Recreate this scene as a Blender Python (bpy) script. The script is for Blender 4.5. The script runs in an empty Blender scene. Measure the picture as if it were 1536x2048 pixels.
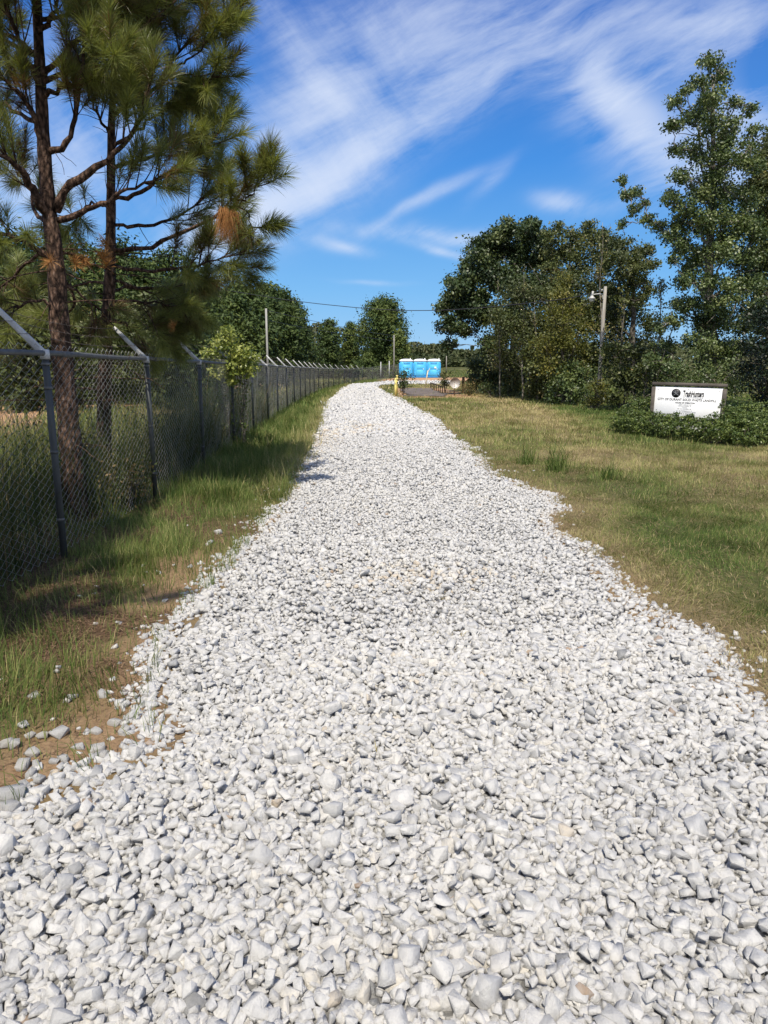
import bpy, bmesh, math, random
import numpy as np
from mathutils import Vector, Matrix

R = np.random.default_rng(11)
random.seed(11)
S = bpy.context.scene
COL = S.collection
PI = math.pi

# ------------------------------------------------------------------ camera
CAM_H, PITCH, FPX = 1.65, math.radians(11.08), 1450.0
cam_d = bpy.data.cameras.new('camera')
cam_d.sensor_fit = 'VERTICAL'; cam_d.sensor_height = 36.0
cam_d.lens = 36.0 * FPX / 2048.0
cam_d.clip_start = 0.05; cam_d.clip_end = 3000
cam = bpy.data.objects.new('camera', cam_d)
cam.location = (0, 0, CAM_H)
cam.rotation_euler = (PI / 2 - PITCH, 0, 0)
COL.objects.link(cam); S.camera = cam

# ------------------------------------------------------------------ light
SUN_EL = math.radians(57); SUN_AZ = math.radians(187)     # azimuth from +Y, clockwise seen from above
to_sun = Vector((math.sin(SUN_AZ) * math.cos(SUN_EL), math.cos(SUN_AZ) * math.cos(SUN_EL), math.sin(SUN_EL)))
sun_d = bpy.data.lights.new('sun', 'SUN')
sun_d.energy = 4.0; sun_d.angle = math.radians(0.53); sun_d.color = (1.0, 0.92, 0.79)
sun = bpy.data.objects.new('sun', sun_d)
sun.rotation_euler = (-to_sun).to_track_quat('-Z', 'Y').to_euler()
sun.location = (0, 0, 40)
COL.objects.link(sun)

W = bpy.data.worlds.new('World'); S.world = W; W.use_nodes = True
def build_world():
    nt = W.node_tree; N = nt.nodes; L = nt.links
    for n in list(N): N.remove(n)
    def sock(v, s):
        if isinstance(v, (int, float)): s.default_value = v
        else: L.new(v, s)
    def m(op, a, b=0.0, c=0.0, clamp=False):
        n = N.new('ShaderNodeMath'); n.operation = op; n.use_clamp = clamp
        sock(a, n.inputs[0]); sock(b, n.inputs[1]); sock(c, n.inputs[2])
        return n.outputs[0]
    out = N.new('ShaderNodeOutputWorld'); bg = N.new('ShaderNodeBackground')
    sky = N.new('ShaderNodeTexSky'); sky.sky_type = 'NISHITA'; sky.sun_disc = False
    sky.sun_elevation = SUN_EL; sky.sun_rotation = SUN_AZ
    sky.altitude = 0; sky.air_density = 1.0; sky.dust_density = 0.25; sky.ozone_density = 3.0
    hs = N.new('ShaderNodeHueSaturation'); hs.inputs['Saturation'].default_value = SKY_SAT; hs.inputs['Value'].default_value = SKY_VAL
    L.new(sky.outputs[0], hs.inputs['Color'])
    grade = N.new('ShaderNodeValToRGB'); e = grade.color_ramp.elements
    while len(e) < len(SKY_GRADE): e.new(.5)
    for i, (p, c) in enumerate(SKY_GRADE): e[i].position = p; e[i].color = (*c, 1)
    deep = N.new('ShaderNodeVectorMath'); deep.operation = 'SCALE'; deep.inputs['Scale'].default_value = 10.0
    L.new(grade.outputs[0], deep.inputs[0])
    blue = N.new('ShaderNodeMixRGB'); blue.inputs[0].default_value = .85
    L.new(hs.outputs[0], blue.inputs[1]); L.new(deep.outputs[0], blue.inputs[2])
    tc = N.new('ShaderNodeTexCoord'); sp = N.new('ShaderNodeSeparateXYZ')
    L.new(tc.outputs['Generated'], sp.inputs[0])
    x, y, z = sp.outputs
    L.new(z, grade.inputs[0])
    ys = m('MAXIMUM', y, 0.06)
    a = m('DIVIDE', x, ys); b = m('DIVIDE', z, ys)
    ahead = m('SMOOTH_MIN', m('MULTIPLY', m('MAXIMUM', m('SUBTRACT', y, 0.1), 0.0), 6.0), 1.0, 0.1)
    # domain warp so the cirrus frays
    cb = N.new('ShaderNodeCombineXYZ'); L.new(a, cb.inputs[0]); L.new(b, cb.inputs[1])
    wn = N.new('ShaderNodeTexNoise'); wn.inputs['Scale'].default_value = 3.6; wn.inputs['Detail'].default_value = 3
    L.new(cb.outputs[0], wn.inputs['Vector'])
    ws = N.new('ShaderNodeSeparateXYZ'); L.new(wn.outputs['Color'], ws.inputs[0])
    aw = m('ADD', a, m('MULTIPLY', m('SUBTRACT', ws.outputs[0], 0.5), 0.085))
    bw = m('ADD', b, m('MULTIPLY', m('SUBTRACT', ws.outputs[1], 0.5), 0.07))
    sp_, cp_ = math.sin(PITCH), math.cos(PITCH)
    def gn(px, py):
        v = (py - 1024) / FPX; dy = cp_ - v * sp_
        return (px - 768) / FPX / dy, (-sp_ - v * cp_) / dy
    total = 0.0
    for (px, py, ln, wd, ang, inten) in CLOUDS:
        ca, cbv = gn(px, py)
        k = 1.0 / FPX / (cp_ - (py - 1024) / FPX * sp_)
        co, si = math.cos(math.radians(ang)), math.sin(math.radians(ang))
        da = m('SUBTRACT', aw, ca); db = m('SUBTRACT', bw, cbv)
        u = m('MULTIPLY', m('ADD', m('MULTIPLY', da, co), m('MULTIPLY', db, si)), 1 / (ln * k))
        w = m('MULTIPLY', m('SUBTRACT', m('MULTIPLY', db, co), m('MULTIPLY', da, si)), 1 / (wd * k))
        q = m('ADD', m('MULTIPLY', u, u), m('MULTIPLY', w, w))
        g = m('MULTIPLY', m('EXPONENT', m('MULTIPLY', q, -1.0)), inten)
        total = m('ADD', g, total)
    def streak(ang, fl, fa, seed):
        co, si = math.cos(math.radians(ang)), math.sin(math.radians(ang))
        c = N.new('ShaderNodeCombineXYZ')
        L.new(m('MULTIPLY', m('ADD', m('MULTIPLY', aw, co), m('MULTIPLY', bw, si)), fl), c.inputs[0])
        L.new(m('MULTIPLY', m('SUBTRACT', m('MULTIPLY', bw, co), m('MULTIPLY', aw, si)), fa), c.inputs[1])
        c.inputs[2].default_value = seed
        n = N.new('ShaderNodeTexNoise'); n.inputs['Scale'].default_value = 1.0; n.inputs['Detail'].default_value = 9
        n.inputs['Roughness'].default_value = 0.63; n.inputs['Distortion'].default_value = 0.1
        L.new(c.outputs[0], n.inputs['Vector'])
        return n.outputs['Fac']
    s1 = streak(27, 3.2, 13.0, 1.7); s2 = streak(-48, 3.4, 11.0, 8.1)
    side = m('MULTIPLY', m('ADD', a, 0.02), 7.0, clamp=True)       # left part combs down-right, right part up-right
    mix = m('ADD', m('MULTIPLY', s1, m('ADD', m('MULTIPLY', side, 0.45), 0.5)), m('MULTIPLY', s2, m('SUBTRACT', 0.5, m('MULTIPLY', side, 0.45))))
    fine = m('MULTIPLY', m('SUBTRACT', streak(24, 9.0, 34.0, 4.4), 0.5), 0.34)
    st = m('MULTIPLY', m('SUBTRACT', m('ADD', mix, fine), 0.375), 3.3, clamp=True)
    st = m('POWER', st, 1.25)
    al = m('MULTIPLY', total, m('ADD', m('MULTIPLY', st, 0.98), m('ADD', 0.03, m('MULTIPLY', m('MAXIMUM', m('SUBTRACT', total, 0.8), 0.0), 0.35))))
    al = m('MULTIPLY', m('SUBTRACT', 1.0, m('EXPONENT', m('MULTIPLY', al, -1.25))), 0.93)
    # unseen bright cloud behind the camera, added for white fill light
    bn = N.new('ShaderNodeTexNoise'); bn.inputs['Scale'].default_value = 2.2; bn.inputs['Detail'].default_value = 5
    L.new(tc.outputs['Generated'], bn.inputs['Vector'])
    back = m('MULTIPLY', m('MULTIPLY', m('SUBTRACT', bn.outputs['Fac'], 0.30), 2.4, clamp=True), 0.85)
    al = m('MULTIPLY', al, ahead)
    mx = N.new('ShaderNodeMixRGB'); L.new(al, mx.inputs[0]); L.new(blue.outputs[0], mx.inputs[1])
    mx.inputs[2].default_value = CLOUD_COL
    mb = N.new('ShaderNodeMixRGB'); L.new(m('MULTIPLY', back, m('SUBTRACT', 1.0, ahead)), mb.inputs[0])
    L.new(mx.outputs[0], mb.inputs[1]); mb.inputs[2].default_value = (7.4, 7.6, 7.9, 1)
    L.new(mb.outputs[0], bg.inputs[0]); bg.inputs[1].default_value = SKY_STR
    L.new(bg.outputs[0], out.inputs[0])
SKY_STR, SKY_SAT, SKY_VAL = 0.10, 1.15, 1.0
SKY_GRADE = [(0, (.20, .40, .64)), (.10, (.115, .33, .63)), (.25, (.033, .195, .56)), (.42, (.009, .095, .41)), (1, (.012, .08, .32))]
CLOUD_COL = (5.2, 5.8, 7.0, 1)
CLOUDS = [(545, 330, 270, 80, 50, .95), (600, 130, 200, 38, -52, .55), (930, 80, 330, 90, 24, .95), (840, 235, 290, 50, 28, .85),
          (700, 350, 210, 42, 25, .75), (500, 440, 130, 45, 12, 1.0), (850, 402, 110, 11, 24, .8), (675, 487, 55, 11, -10, .95),
          (850, 466, 150, 16, -4, .95), (890, 502, 70, 8, -14, .8), (1150, 407, 65, 16, -4, .95), (1265, 265, 150, 55, -32, 1.5), (1190, 140, 60, 60, -60, .6),
          (1390, 200, 190, 100, -15, 1.0), (1490, 60, 200, 90, 10, .7), (1400, 385, 120, 40, 5, .75), (1200, 190, 110, 40, -45, .5),
          (150, 260, 280, 150, 20, .75), (10, 380, 200, 120, 0, .6), (740, 560, 60, 5, -3, .4), (985, 365, 50, 11, 40, .45),
          (740, 20, 240, 50, 5, .5), (510, 495, 45, 10, 0, .9), (1480, 330, 120, 90, -10, .9), (1330, 40, 160, 30, 5, .35)]
build_world()

S.view_settings.view_transform = 'Standard'; S.view_settings.look = 'None'
S.view_settings.exposure = 0.50; S.view_settings.gamma = 1.0
S.render.engine = 'CYCLES'
S.cycles.use_denoising = True
S.cycles.max_bounces = 6; S.cycles.diffuse_bounces = 3; S.cycles.glossy_bounces = 2
S.cycles.transmission_bounces = 3; S.cycles.transparent_max_bounces = 6
S.cycles.sample_clamp_indirect = 6.0

# ------------------------------------------------------------------ helpers: space
SP, CP = math.sin(PITCH), math.cos(PITCH)
def sstep(a, b, x):
    t = np.clip((np.asarray(x, float) - a) / (b - a), 0, 1)
    return t * t * (3 - 2 * t)
def H(x, y):                                   # the lie of the land
    x = np.asarray(x, float); y = np.asarray(y, float)
    h = 0.66 * sstep(84, 96, y) * sstep(-5, 3, x)
    h = h + 1.55 * sstep(100, 150, y) * sstep(1, 12, x) + 0.5 * sstep(150, 320, y)
    h = h + 0.9 * sstep(60, 140, y) * sstep(20, 50, x)
    return h
def ray(px, py):
    a = (px - 768) / FPX; v = (py - 1024) / FPX
    return np.array([a, CP - v * SP, -SP - v * CP])
def at(px, py, Y):                             # the point seen at a pixel of the photograph, at distance Y
    d = ray(px, py); t = Y / d[1]
    return np.array([d[0] * t, Y, CAM_H + d[2] * t])
def gp(px, py):                                # the ground point seen there
    d = ray(px, py); t = 0.5
    while t < 260:
        p = d * t
        if CAM_H + p[2] <= H(p[0], p[1]): break
        t += 0.02 if t < 12 else 0.15
    return np.array([d[0] * t, d[1] * t])
def hsh(ix, iy, seed):
    h = (ix.astype(np.int64) * 374761393 + iy.astype(np.int64) * 668265263 + seed * 1274126177) & 0xffffffff
    h = ((h ^ (h >> 13)) * 1274126177) & 0xffffffff
    return ((h ^ (h >> 16)) & 0xffffff) / float(0xffffff)
def vnoise(x, y, seed=0):
    x = np.asarray(x, float); y = np.asarray(y, float)
    ix = np.floor(x); iy = np.floor(y); fx = x - ix; fy = y - iy
    fx = fx * fx * (3 - 2 * fx); fy = fy * fy * (3 - 2 * fy)
    a = hsh(ix, iy, seed); b = hsh(ix + 1, iy, seed); c = hsh(ix, iy + 1, seed); d = hsh(ix + 1, iy + 1, seed)
    return (a * (1 - fx) + b * fx) * (1 - fy) + (c * (1 - fx) + d * fx) * fy
def fbm(x, y, o=4, seed=0):
    s = 0; k = .5; t = 0
    for i in range(o):
        s = s + k * vnoise(np.asarray(x) * 2 ** i, np.asarray(y) * 2 ** i, seed + i); t += k; k *= .5
    return s / t

# ------------------------------------------------------------------ helpers: objects
def thing(name, label, cat, loc=(0, 0, 0), group=None, rz=0.0):
    o = bpy.data.objects.new(name, None); o.empty_display_size = .1
    o.location = loc; o.rotation_euler = (0, 0, rz); COL.objects.link(o)
    o['label'] = label; o['category'] = cat
    if group: o['group'] = group
    return o
def tag(o, label=None, cat=None, group=None, kind=None):
    if label: o['label'] = label
    if cat: o['category'] = cat
    if group: o['group'] = group
    if kind: o['kind'] = kind
    return o
class MB:                                       # collects triangles for one mesh
    def __init__(s): s.V = []; s.F = []; s.T = []; s.n = 0
    def add(s, V, F, tint=0.5):
        V = np.asarray(V, np.float32).reshape(-1, 3); F = np.asarray(F, np.int64).reshape(-1, 3)
        s.V.append(V); s.F.append(F + s.n); s.n += len(V)
        t = np.empty(len(V), np.float32); t[:] = tint; s.T.append(t)
    def build(s, name, mat, parent=None, smooth=False, local=False):
        V = np.concatenate(s.V); F = np.concatenate(s.F); T = np.concatenate(s.T)
        if parent is not None and not local:
            o = parent; off = np.zeros(3)
            while o is not None: off += np.array(o.location); o = o.parent
            V = V - off.astype(np.float32)
        me = bpy.data.meshes.new(name)
        me.vertices.add(len(V)); me.vertices.foreach_set('co', V.ravel())
        me.loops.add(len(F) * 3); me.loops.foreach_set('vertex_index', F.ravel().astype(np.int32))
        me.polygons.add(len(F)); me.polygons.foreach_set('loop_start', np.arange(0, len(F) * 3, 3, dtype=np.int32))
        if smooth: me.polygons.foreach_set('use_smooth', np.ones(len(F), bool))
        at_ = me.attributes.new('tint', 'FLOAT', 'POINT'); at_.data.foreach_set('value', T)
        me.update(calc_edges=True)
        me.materials.append(mat)
        o = bpy.data.objects.new(name, me); COL.objects.link(o)
        if parent is not None: o.parent = parent
        return o
    # shapes
    def tube(s, pts, rad, sides=8, tint=.5, cap=True):
        P = np.asarray(pts, float); n = len(P); rad = np.broadcast_to(np.asarray(rad, float), (n,))
        T = np.gradient(P, axis=0); T /= np.linalg.norm(T, axis=1)[:, None] + 1e-12
        ref = np.array([0, 0, 1.]) if abs(T[:, 2]).mean() < .8 else np.array([1., 0, 0])
        A = np.cross(T, ref); A /= np.linalg.norm(A, axis=1)[:, None] + 1e-12
        B = np.cross(T, A)
        an = np.arange(sides) * 2 * PI / sides
        V = (P[:, None] + rad[:, None, None] * (np.cos(an)[None, :, None] * A[:, None] + np.sin(an)[None, :, None] * B[:, None])).reshape(-1, 3)
        i = np.arange(n - 1)[:, None] * sides; j = np.arange(sides)[None]; j2 = (j + 1) % sides
        a, b, c, d = i + j, i + j2, i + sides + j2, i + sides + j
        F = np.concatenate([np.stack([a, b, c], -1).reshape(-1, 3), np.stack([a, c, d], -1).reshape(-1, 3)])
        if cap:
            V = np.concatenate([V, P[:1], P[-1:]]); k = n * sides
            j = np.arange(sides)
            F = np.concatenate([F, np.stack([np.full(sides, k), (j + 1) % sides, j], -1), np.stack([np.full(sides, k + 1), (n - 1) * sides + j, (n - 1) * sides + (j + 1) % sides], -1)])
        s.add(V, F, tint)
    def bm(s, bmo, M=None, tint=.5):
        bmesh.ops.triangulate(bmo, faces=bmo.faces[:])
        bmo.verts.index_update()
        if M is not None: bmo.transform(M)
        s.add([v.co[:] for v in bmo.verts], [[v.index for v in f.verts] for f in bmo.faces], tint)
        bmo.free()
    def box(s, c, size, bev=0.0, rz=0.0, M=None, tint=.5, seg=1):
        b = bmesh.new(); bmesh.ops.create_cube(b, size=1.0)
        for v in b.verts: v.co = Vector((v.co.x * size[0], v.co.y * size[1], v.co.z * size[2]))
        if bev: bmesh.ops.bevel(b, geom=b.edges[:], offset=bev, segments=seg, affect='EDGES', profile=.6)
        m = Matrix.Translation(c) @ Matrix.Rotation(rz, 4, 'Z')
        if M is not None: m = M @ m
        s.bm(b, m, tint)
    def lathe(s, prof, c=(0, 0, 0), sides=20, tint=.5, M=None):
        prof = np.asarray(prof, float); an = np.arange(sides) * 2 * PI / sides; n = len(prof)
        V = np.stack([prof[:, :1] * np.cos(an), prof[:, :1] * np.sin(an), np.repeat(prof[:, 1:], sides, 1)], -1).reshape(-1, 3)
        if M is not None: V = V @ np.array(M.to_3x3()).T
        V = V + np.asarray(c)
        i = np.arange(n - 1)[:, None] * sides; j = np.arange(sides)[None]; j2 = (j + 1) % sides
        a, b, c_, d = i + j, i + j2, i + sides + j2, i + sides + j
        s.add(V, np.concatenate([np.stack([a, b, c_], -1).reshape(-1, 3), np.stack([a, c_, d], -1).reshape(-1, 3)]), tint)
    def leaves(s, C, size, aspect=.6, up=.35, tint=.5, outward=None, fold=.25, rng=R):
        C = np.asarray(C, float); n = len(C)
        if n == 0: return
        size = np.broadcast_to(np.asarray(size, float), (n,))
        nr = rng.normal(size=(n, 3)); nr[:, 2] += up * 2
        if outward is not None: nr += outward
        nr /= np.linalg.norm(nr, axis=1)[:, None]
        a = np.cross(nr, rng.normal(size=(n, 3))); a /= np.linalg.norm(a, axis=1)[:, None] + 1e-9
        b = np.cross(nr, a)
        l = (size * .5)[:, None]; w = (size * .5 * aspect)[:, None]
        V = np.stack([C - a * l, C + b * w - nr * w * fold, C + a * l, C - b * w - nr * w * fold], 1).reshape(-1, 3)
        k = np.arange(n)[:, None] * 4
        F = np.concatenate([k + [0, 1, 2], k + [0, 2, 3]])
        s.add(V, F, np.repeat(np.broadcast_to(np.asarray(tint, float), (n,)), 4))
    def blades(s, P, length, width, lean, tint, rng=R, dirs=None):
        n = len(P)
        if n == 0: return
        az = rng.uniform(0, 2 * PI, n) if dirs is None else dirs
        d = np.stack([np.cos(az), np.sin(az), np.zeros(n)], 1)
        fz = az + rng.uniform(-1.2, 1.2, n) + PI / 2
        w = np.stack([np.cos(fz), np.sin(fz), np.zeros(n)], 1) * (np.asarray(width) * .5 * np.ones(n))[:, None]
        L_ = np.broadcast_to(np.asarray(length, float), (n,))[:, None]; le = np.broadcast_to(np.asarray(lean, float), (n,))[:, None]
        up = np.array([0, 0, 1.])
        m1 = P + L_ * .55 * (np.sin(le * .6) * d + np.cos(le * .6) * up)
        tip = m1 + L_ * .5 * (np.sin(le * 1.5) * d + np.cos(le * 1.5) * up)
        V = np.stack([P - w, P + w, m1 - w * .7, m1 + w * .7, tip], 1).reshape(-1, 3)
        k = np.arange(n)[:, None] * 5
        F = np.concatenate([k + [0, 1, 3], k + [0, 3, 2], k + [2, 3, 4]])
        s.add(V, F, np.repeat(np.broadcast_to(np.asarray(tint, float), (n,)), 5))

# ------------------------------------------------------------------ helpers: materials
def material(name):
    m = bpy.data.materials.new(name); m.use_nodes = True
    nt = m.node_tree
    for n in list(nt.nodes): nt.nodes.remove(n)
    out = nt.nodes.new('ShaderNodeOutputMaterial')
    return m, nt, out
def nd(nt, t, **kw):
    n = nt.nodes.new(t)
    for k, v in kw.items():
        if hasattr(n, k): setattr(n, k, v)
        else: n.inputs[k.replace('_', ' ')].default_value = v
    return n
def ramp(nt, fac, stops):
    r = nt.nodes.new('ShaderNodeValToRGB'); e = r.color_ramp.elements
    while len(e) < len(stops): e.new(.5)
    for i, (p, c) in enumerate(stops): e[i].position = p; e[i].color = (*c, 1)
    nt.links.new(fac, r.inputs[0]); return r.outputs[0]
def noise(nt, scale, detail=4, rough=.55, coord='Object', vec=None, stretch=None):
    n = nt.nodes.new('ShaderNodeTexNoise'); n.inputs['Scale'].default_value = scale
    n.inputs['Detail'].default_value = detail; n.inputs['Roughness'].default_value = rough
    if vec is None:
        tc = nt.nodes.new('ShaderNodeTexCoord'); vec = tc.outputs[coord]
    if stretch:
        mp = nt.nodes.new('ShaderNodeMapping'); mp.inputs['Scale'].default_value = stretch
        nt.links.new(vec, mp.inputs[0]); vec = mp.outputs[0]
    nt.links.new(vec, n.inputs['Vector']); return n.outputs['Fac']
def mixc(nt, fac, a, b, mode='MIX'):
    n = nt.nodes.new('ShaderNodeMixRGB'); n.blend_type = mode
    for v, i in ((fac, 0), (a, 1), (b, 2)):
        if isinstance(v, (int, float)): n.inputs[i].default_value = v
        elif isinstance(v, tuple): n.inputs[i].default_value = (*v, 1)
        else: nt.links.new(v, n.inputs[i])
    return n.outputs[0]
def mth(nt, op, a, b=0.0, clamp=False):
    n = nt.nodes.new('ShaderNodeMath'); n.operation = op; n.use_clamp = clamp
    for v, i in ((a, 0), (b, 1)):
        if isinstance(v, (int, float)): n.inputs[i].default_value = v
        else: nt.links.new(v, n.inputs[i])
    return n.outputs[0]
def tint_of(nt):
    a = nt.nodes.new('ShaderNodeAttribute'); a.attribute_name = 'tint'; return a.outputs['Fac']
def pbr(nt, out, col, rough=.7, metal=0.0, spec=.4, bump=None, bdist=.01, bstr=.6):
    p = nt.nodes.new('ShaderNodeBsdfPrincipled')
    if isinstance(col, tuple): p.inputs['Base Color'].default_value = (*col, 1)
    else: nt.links.new(col, p.inputs['Base Color'])
    if isinstance(rough, (int, float)): p.inputs['Roughness'].default_value = rough
    else: nt.links.new(rough, p.inputs['Roughness'])
    p.inputs['Metallic'].default_value = metal; p.inputs['Specular IOR Level'].default_value = spec
    if bump is not None:
        b = nt.nodes.new('ShaderNodeBump'); b.inputs['Distance'].default_value = bdist; b.inputs['Strength'].default_value = bstr
        nt.links.new(bump, b.inputs['Height']); nt.links.new(b.outputs[0], p.inputs['Normal'])
    nt.links.new(p.outputs[0], out.inputs[0]); return p
def leaf_mat(name, stops, trans=.3, rough=.5, spec=.35):
    m, nt, out = material(name)
    c = ramp(nt, tint_of(nt), stops)
    p = nt.nodes.new('ShaderNodeBsdfPrincipled'); nt.links.new(c, p.inputs['Base Color'])
    p.inputs['Roughness'].default_value = rough; p.inputs['Specular IOR Level'].default_value = spec
    t = nt.nodes.new('ShaderNodeBsdfTranslucent')
    nt.links.new(mixc(nt, 1.0, c, (1.0, 1.0, .55), 'MULTIPLY'), t.inputs[0])
    x = nt.nodes.new('ShaderNodeMixShader'); x.inputs[0].default_value = trans
    nt.links.new(p.outputs[0], x.inputs[1]); nt.links.new(t.outputs[0], x.inputs[2]); nt.links.new(x.outputs[0], out.inputs[0])
    return m
def plain(name, col, rough=.6, metal=0.0, spec=.4, var=.15, scale=8.0, bump=0.0, stretch=None):
    m, nt, out = material(name)
    n = noise(nt, scale, 5, .6, stretch=stretch)
    dark = tuple(c * (1 - var) for c in col); lite = tuple(min(1, c * (1 + var)) for c in col)
    c = ramp(nt, n, [(.3, dark), (.7, lite)])
    pbr(nt, out, c, rough, metal, spec, n if bump else None, bump or .01)
    return m

M = {}
M['grass'] = leaf_mat('grass', [(0, (0.058, 0.106, 0.022)), (.3, (0.125, 0.179, 0.043)), (.55, (0.252, 0.258, 0.087)), (.78, (0.414, 0.353, 0.168)), (1, (0.538, 0.437, 0.246))], .28, .6, .2)
M['weed'] = leaf_mat('weed', [(0, (0.027, 0.051, 0.013)), (.5, (0.072, 0.096, 0.030)), (.8, (0.158, 0.135, 0.057)), (1, (0.300, 0.210, 0.105))], .3, .6, .2)
M['needle'] = leaf_mat('pine_needle', [(0, (0.198, 0.116, 0.052)), (.16, (0.119, 0.112, 0.041)), (.4, (0.191, 0.229, 0.062)), (.75, (0.297, 0.317, 0.090)), (1, (0.462, 0.403, 0.149))], .42, .42, .5)
M['dead_needle'] = leaf_mat('dead_pine_needle', [(0, (.20, .085, .03)), (.5, (.34, .16, .055)), (1, (.50, .28, .11))], .2, .6, .2)
M['straw'] = leaf_mat('pine_straw', [(0, (.075, .042, .024)), (.5, (.16, .095, .054)), (1, (.30, .20, .12))], .05, .7, .2)
M['thatch'] = leaf_mat('dead_grass_thatch', [(0, (.10, .065, .03)), (.5, (.22, .155, .08)), (1, (.40, .31, .18))], .1, .7, .2)
M['oak'] = leaf_mat('oak_leaf', [(0, (0.025, 0.043, 0.017)), (.5, (0.056, 0.087, 0.029)), (1, (0.133, 0.157, 0.050))], .2, .45, .45)
M['olive'] = leaf_mat('thicket_leaf', [(0, (0.042, 0.056, 0.019)), (.45, (0.097, 0.120, 0.034)), (.8, (0.180, 0.188, 0.060)), (1, (0.310, 0.238, 0.093))], .25, .5, .4)
M['gold'] = leaf_mat('yellowing_leaf', [(0, (0.054, 0.068, 0.015)), (.5, (0.122, 0.132, 0.026)), (1, (0.234, 0.203, 0.043))], .3, .5, .35)
M['gum'] = leaf_mat('gum_leaf', [(0, (0.039, 0.065, 0.021)), (.5, (0.091, 0.132, 0.040)), (1, (0.213, 0.248, 0.088))], .25, .42, .5)
M['evergreen'] = leaf_mat('shade_painted_evergreen_leaf', [(0, (.008, .015, .007)), (.5, (.018, .032, .012)), (1, (.05, .075, .022))], .12, .4, .4)  # leaf colour taken near black to stand in for deep shade
M['farpine'] = leaf_mat('far_pine_foliage', [(0, (0.027, 0.048, 0.014)), (.5, (0.065, 0.100, 0.026)), (1, (0.152, 0.180, 0.043))], .15, .6, .25)
M['farwood'] = leaf_mat('far_wood_foliage', [(0, (0.040, 0.057, 0.025)), (.5, (0.083, 0.098, 0.041)), (1, (0.161, 0.161, 0.086))], .15, .6, .2)
M['vine'] = leaf_mat('vine_leaf', [(0, (0.062, 0.100, 0.018)), (.5, (0.188, 0.231, 0.044)), (1, (0.375, 0.388, 0.094))], .3, .4, .5)
M['hedge'] = leaf_mat('hedge_leaf', [(0, (0.034, 0.061, 0.017)), (.5, (0.085, 0.128, 0.031)), (1, (0.204, 0.246, 0.061))], .2, .4, .45)

def bark(name, c1, c2, c3, sc=9, bd=.02):
    m, nt, out = material(name)
    n1 = noise(nt, sc, 5, .65, stretch=(1, 1, .35)); n2 = noise(nt, sc * 5, 4, .6, stretch=(1, 1, .5))
    v = nt.nodes.new('ShaderNodeTexVoronoi'); v.inputs['Scale'].default_value = sc * 2.4
    tc = nt.nodes.new('ShaderNodeTexCoord'); mp = nt.nodes.new('ShaderNodeMapping'); mp.inputs['Scale'].default_value = (1, 1, .45)
    nt.links.new(tc.outputs['Object'], mp.inputs[0]); nt.links.new(mp.outputs[0], v.inputs['Vector'])
    h = mth(nt, 'ADD', mth(nt, 'MULTIPLY', v.outputs['Distance'], -.8), mth(nt, 'ADD', n1, mth(nt, 'MULTIPLY', n2, .5)))
    c = ramp(nt, mth(nt, 'ADD', h, .0), [(.2, c1), (.55, c2), (.95, c3)])
    pbr(nt, out, c, .85, 0, .2, h, bd, .9); return m
M['pine_bark'] = bark('pine_bark', (.030, .018, .013), (.135, .082, .058), (.32, .235, .185), 11, .035)
M['grey_bark'] = bark('grey_bark', (.06, .052, .042), (.16, .14, .115), (.30, .275, .235), 6, .01)
M['pale_bark'] = bark('pale_bark', (.13, .115, .09), (.27, .25, .21), (.42, .40, .35), 5, .01)
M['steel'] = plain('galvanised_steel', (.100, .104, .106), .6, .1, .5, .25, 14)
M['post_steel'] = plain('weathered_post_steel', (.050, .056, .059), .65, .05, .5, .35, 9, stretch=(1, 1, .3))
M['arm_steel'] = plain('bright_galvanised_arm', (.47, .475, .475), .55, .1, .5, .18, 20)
M['wire'] = plain('fence_wire', (.33, .33, .31), .55, .2, .5, .3, 6)
M['rust_wire'] = plain('barbed_wire_steel', (.14, .115, .10), .6, .4, .4, .3, 30)
M['wood_pole'] = plain('weathered_pole_wood', (.28, .265, .235), .85, 0, .2, .35, 14, .004, (1, 1, .08))
M['pale_pole'] = plain('pale_grey_pole', (.30, .30, .285), .8, 0, .2, .25, 14, .004, (1, 1, .08))
M['sign_frame'] = plain('grey_weathered_timber', (.105, .092, .080), .85, 0, .2, .4, 12, .004, (.3, 1, 1))
M['sign_white'] = plain('sign_white', (.88, .89, .90), .85, 0, .15, .04, 3)
M['ink'] = plain('sign_ink', (.03, .03, .035), .5, 0, .4, .1, 8)
M['ink_grey'] = plain('sign_grey_ink', (.16, .17, .18), .5, 0, .4, .1, 8)
M['ink_faint'] = plain('sign_faded_ink', (.42, .43, .45), .5, 0, .4, .1, 8)
M['blue'] = plain('blue_plastic', (.085, .48, .85), .42, 0, .45, .10, 1.5)
M['blue_dark'] = plain('blue_plastic_recess', (.03, .30, .68), .5, 0, .4, .1, 2)
M['white_plastic'] = plain('white_roof_plastic', (.80, .82, .84), .5, 0, .4, .05, 3)
M['yellow'] = plain('yellow_bollard_paint', (.72, .60, .19), .5, 0, .4, .14, 10)
M['cream'] = plain('cream_paint', (.66, .58, .40), .6, 0, .3, .2, 8)
M['alu'] = plain('sign_back_aluminium', (.50, .47, .45), .55, .2, .4, .12, 5)
M['rail_rust'] = plain('rusty_guard_rail', (.060, .042, .032), .8, .2, .3, .4, 20)
M['cable'] = plain('overhead_cable', (.035, .035, .04), .6, 0, .3, .1, 5)
M['lamp_white'] = plain('lamp_housing_paint', (.45, .45, .43), .45, 0, .4, .1, 8)
M['lamp_glass'] = plain('lamp_lens', (.50, .52, .50), .25, 0, .5, .1, 8)
M['asphalt'] = plain('old_asphalt', (.150, .125, .110), .9, 0, .2, .5, .9, .01)
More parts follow.
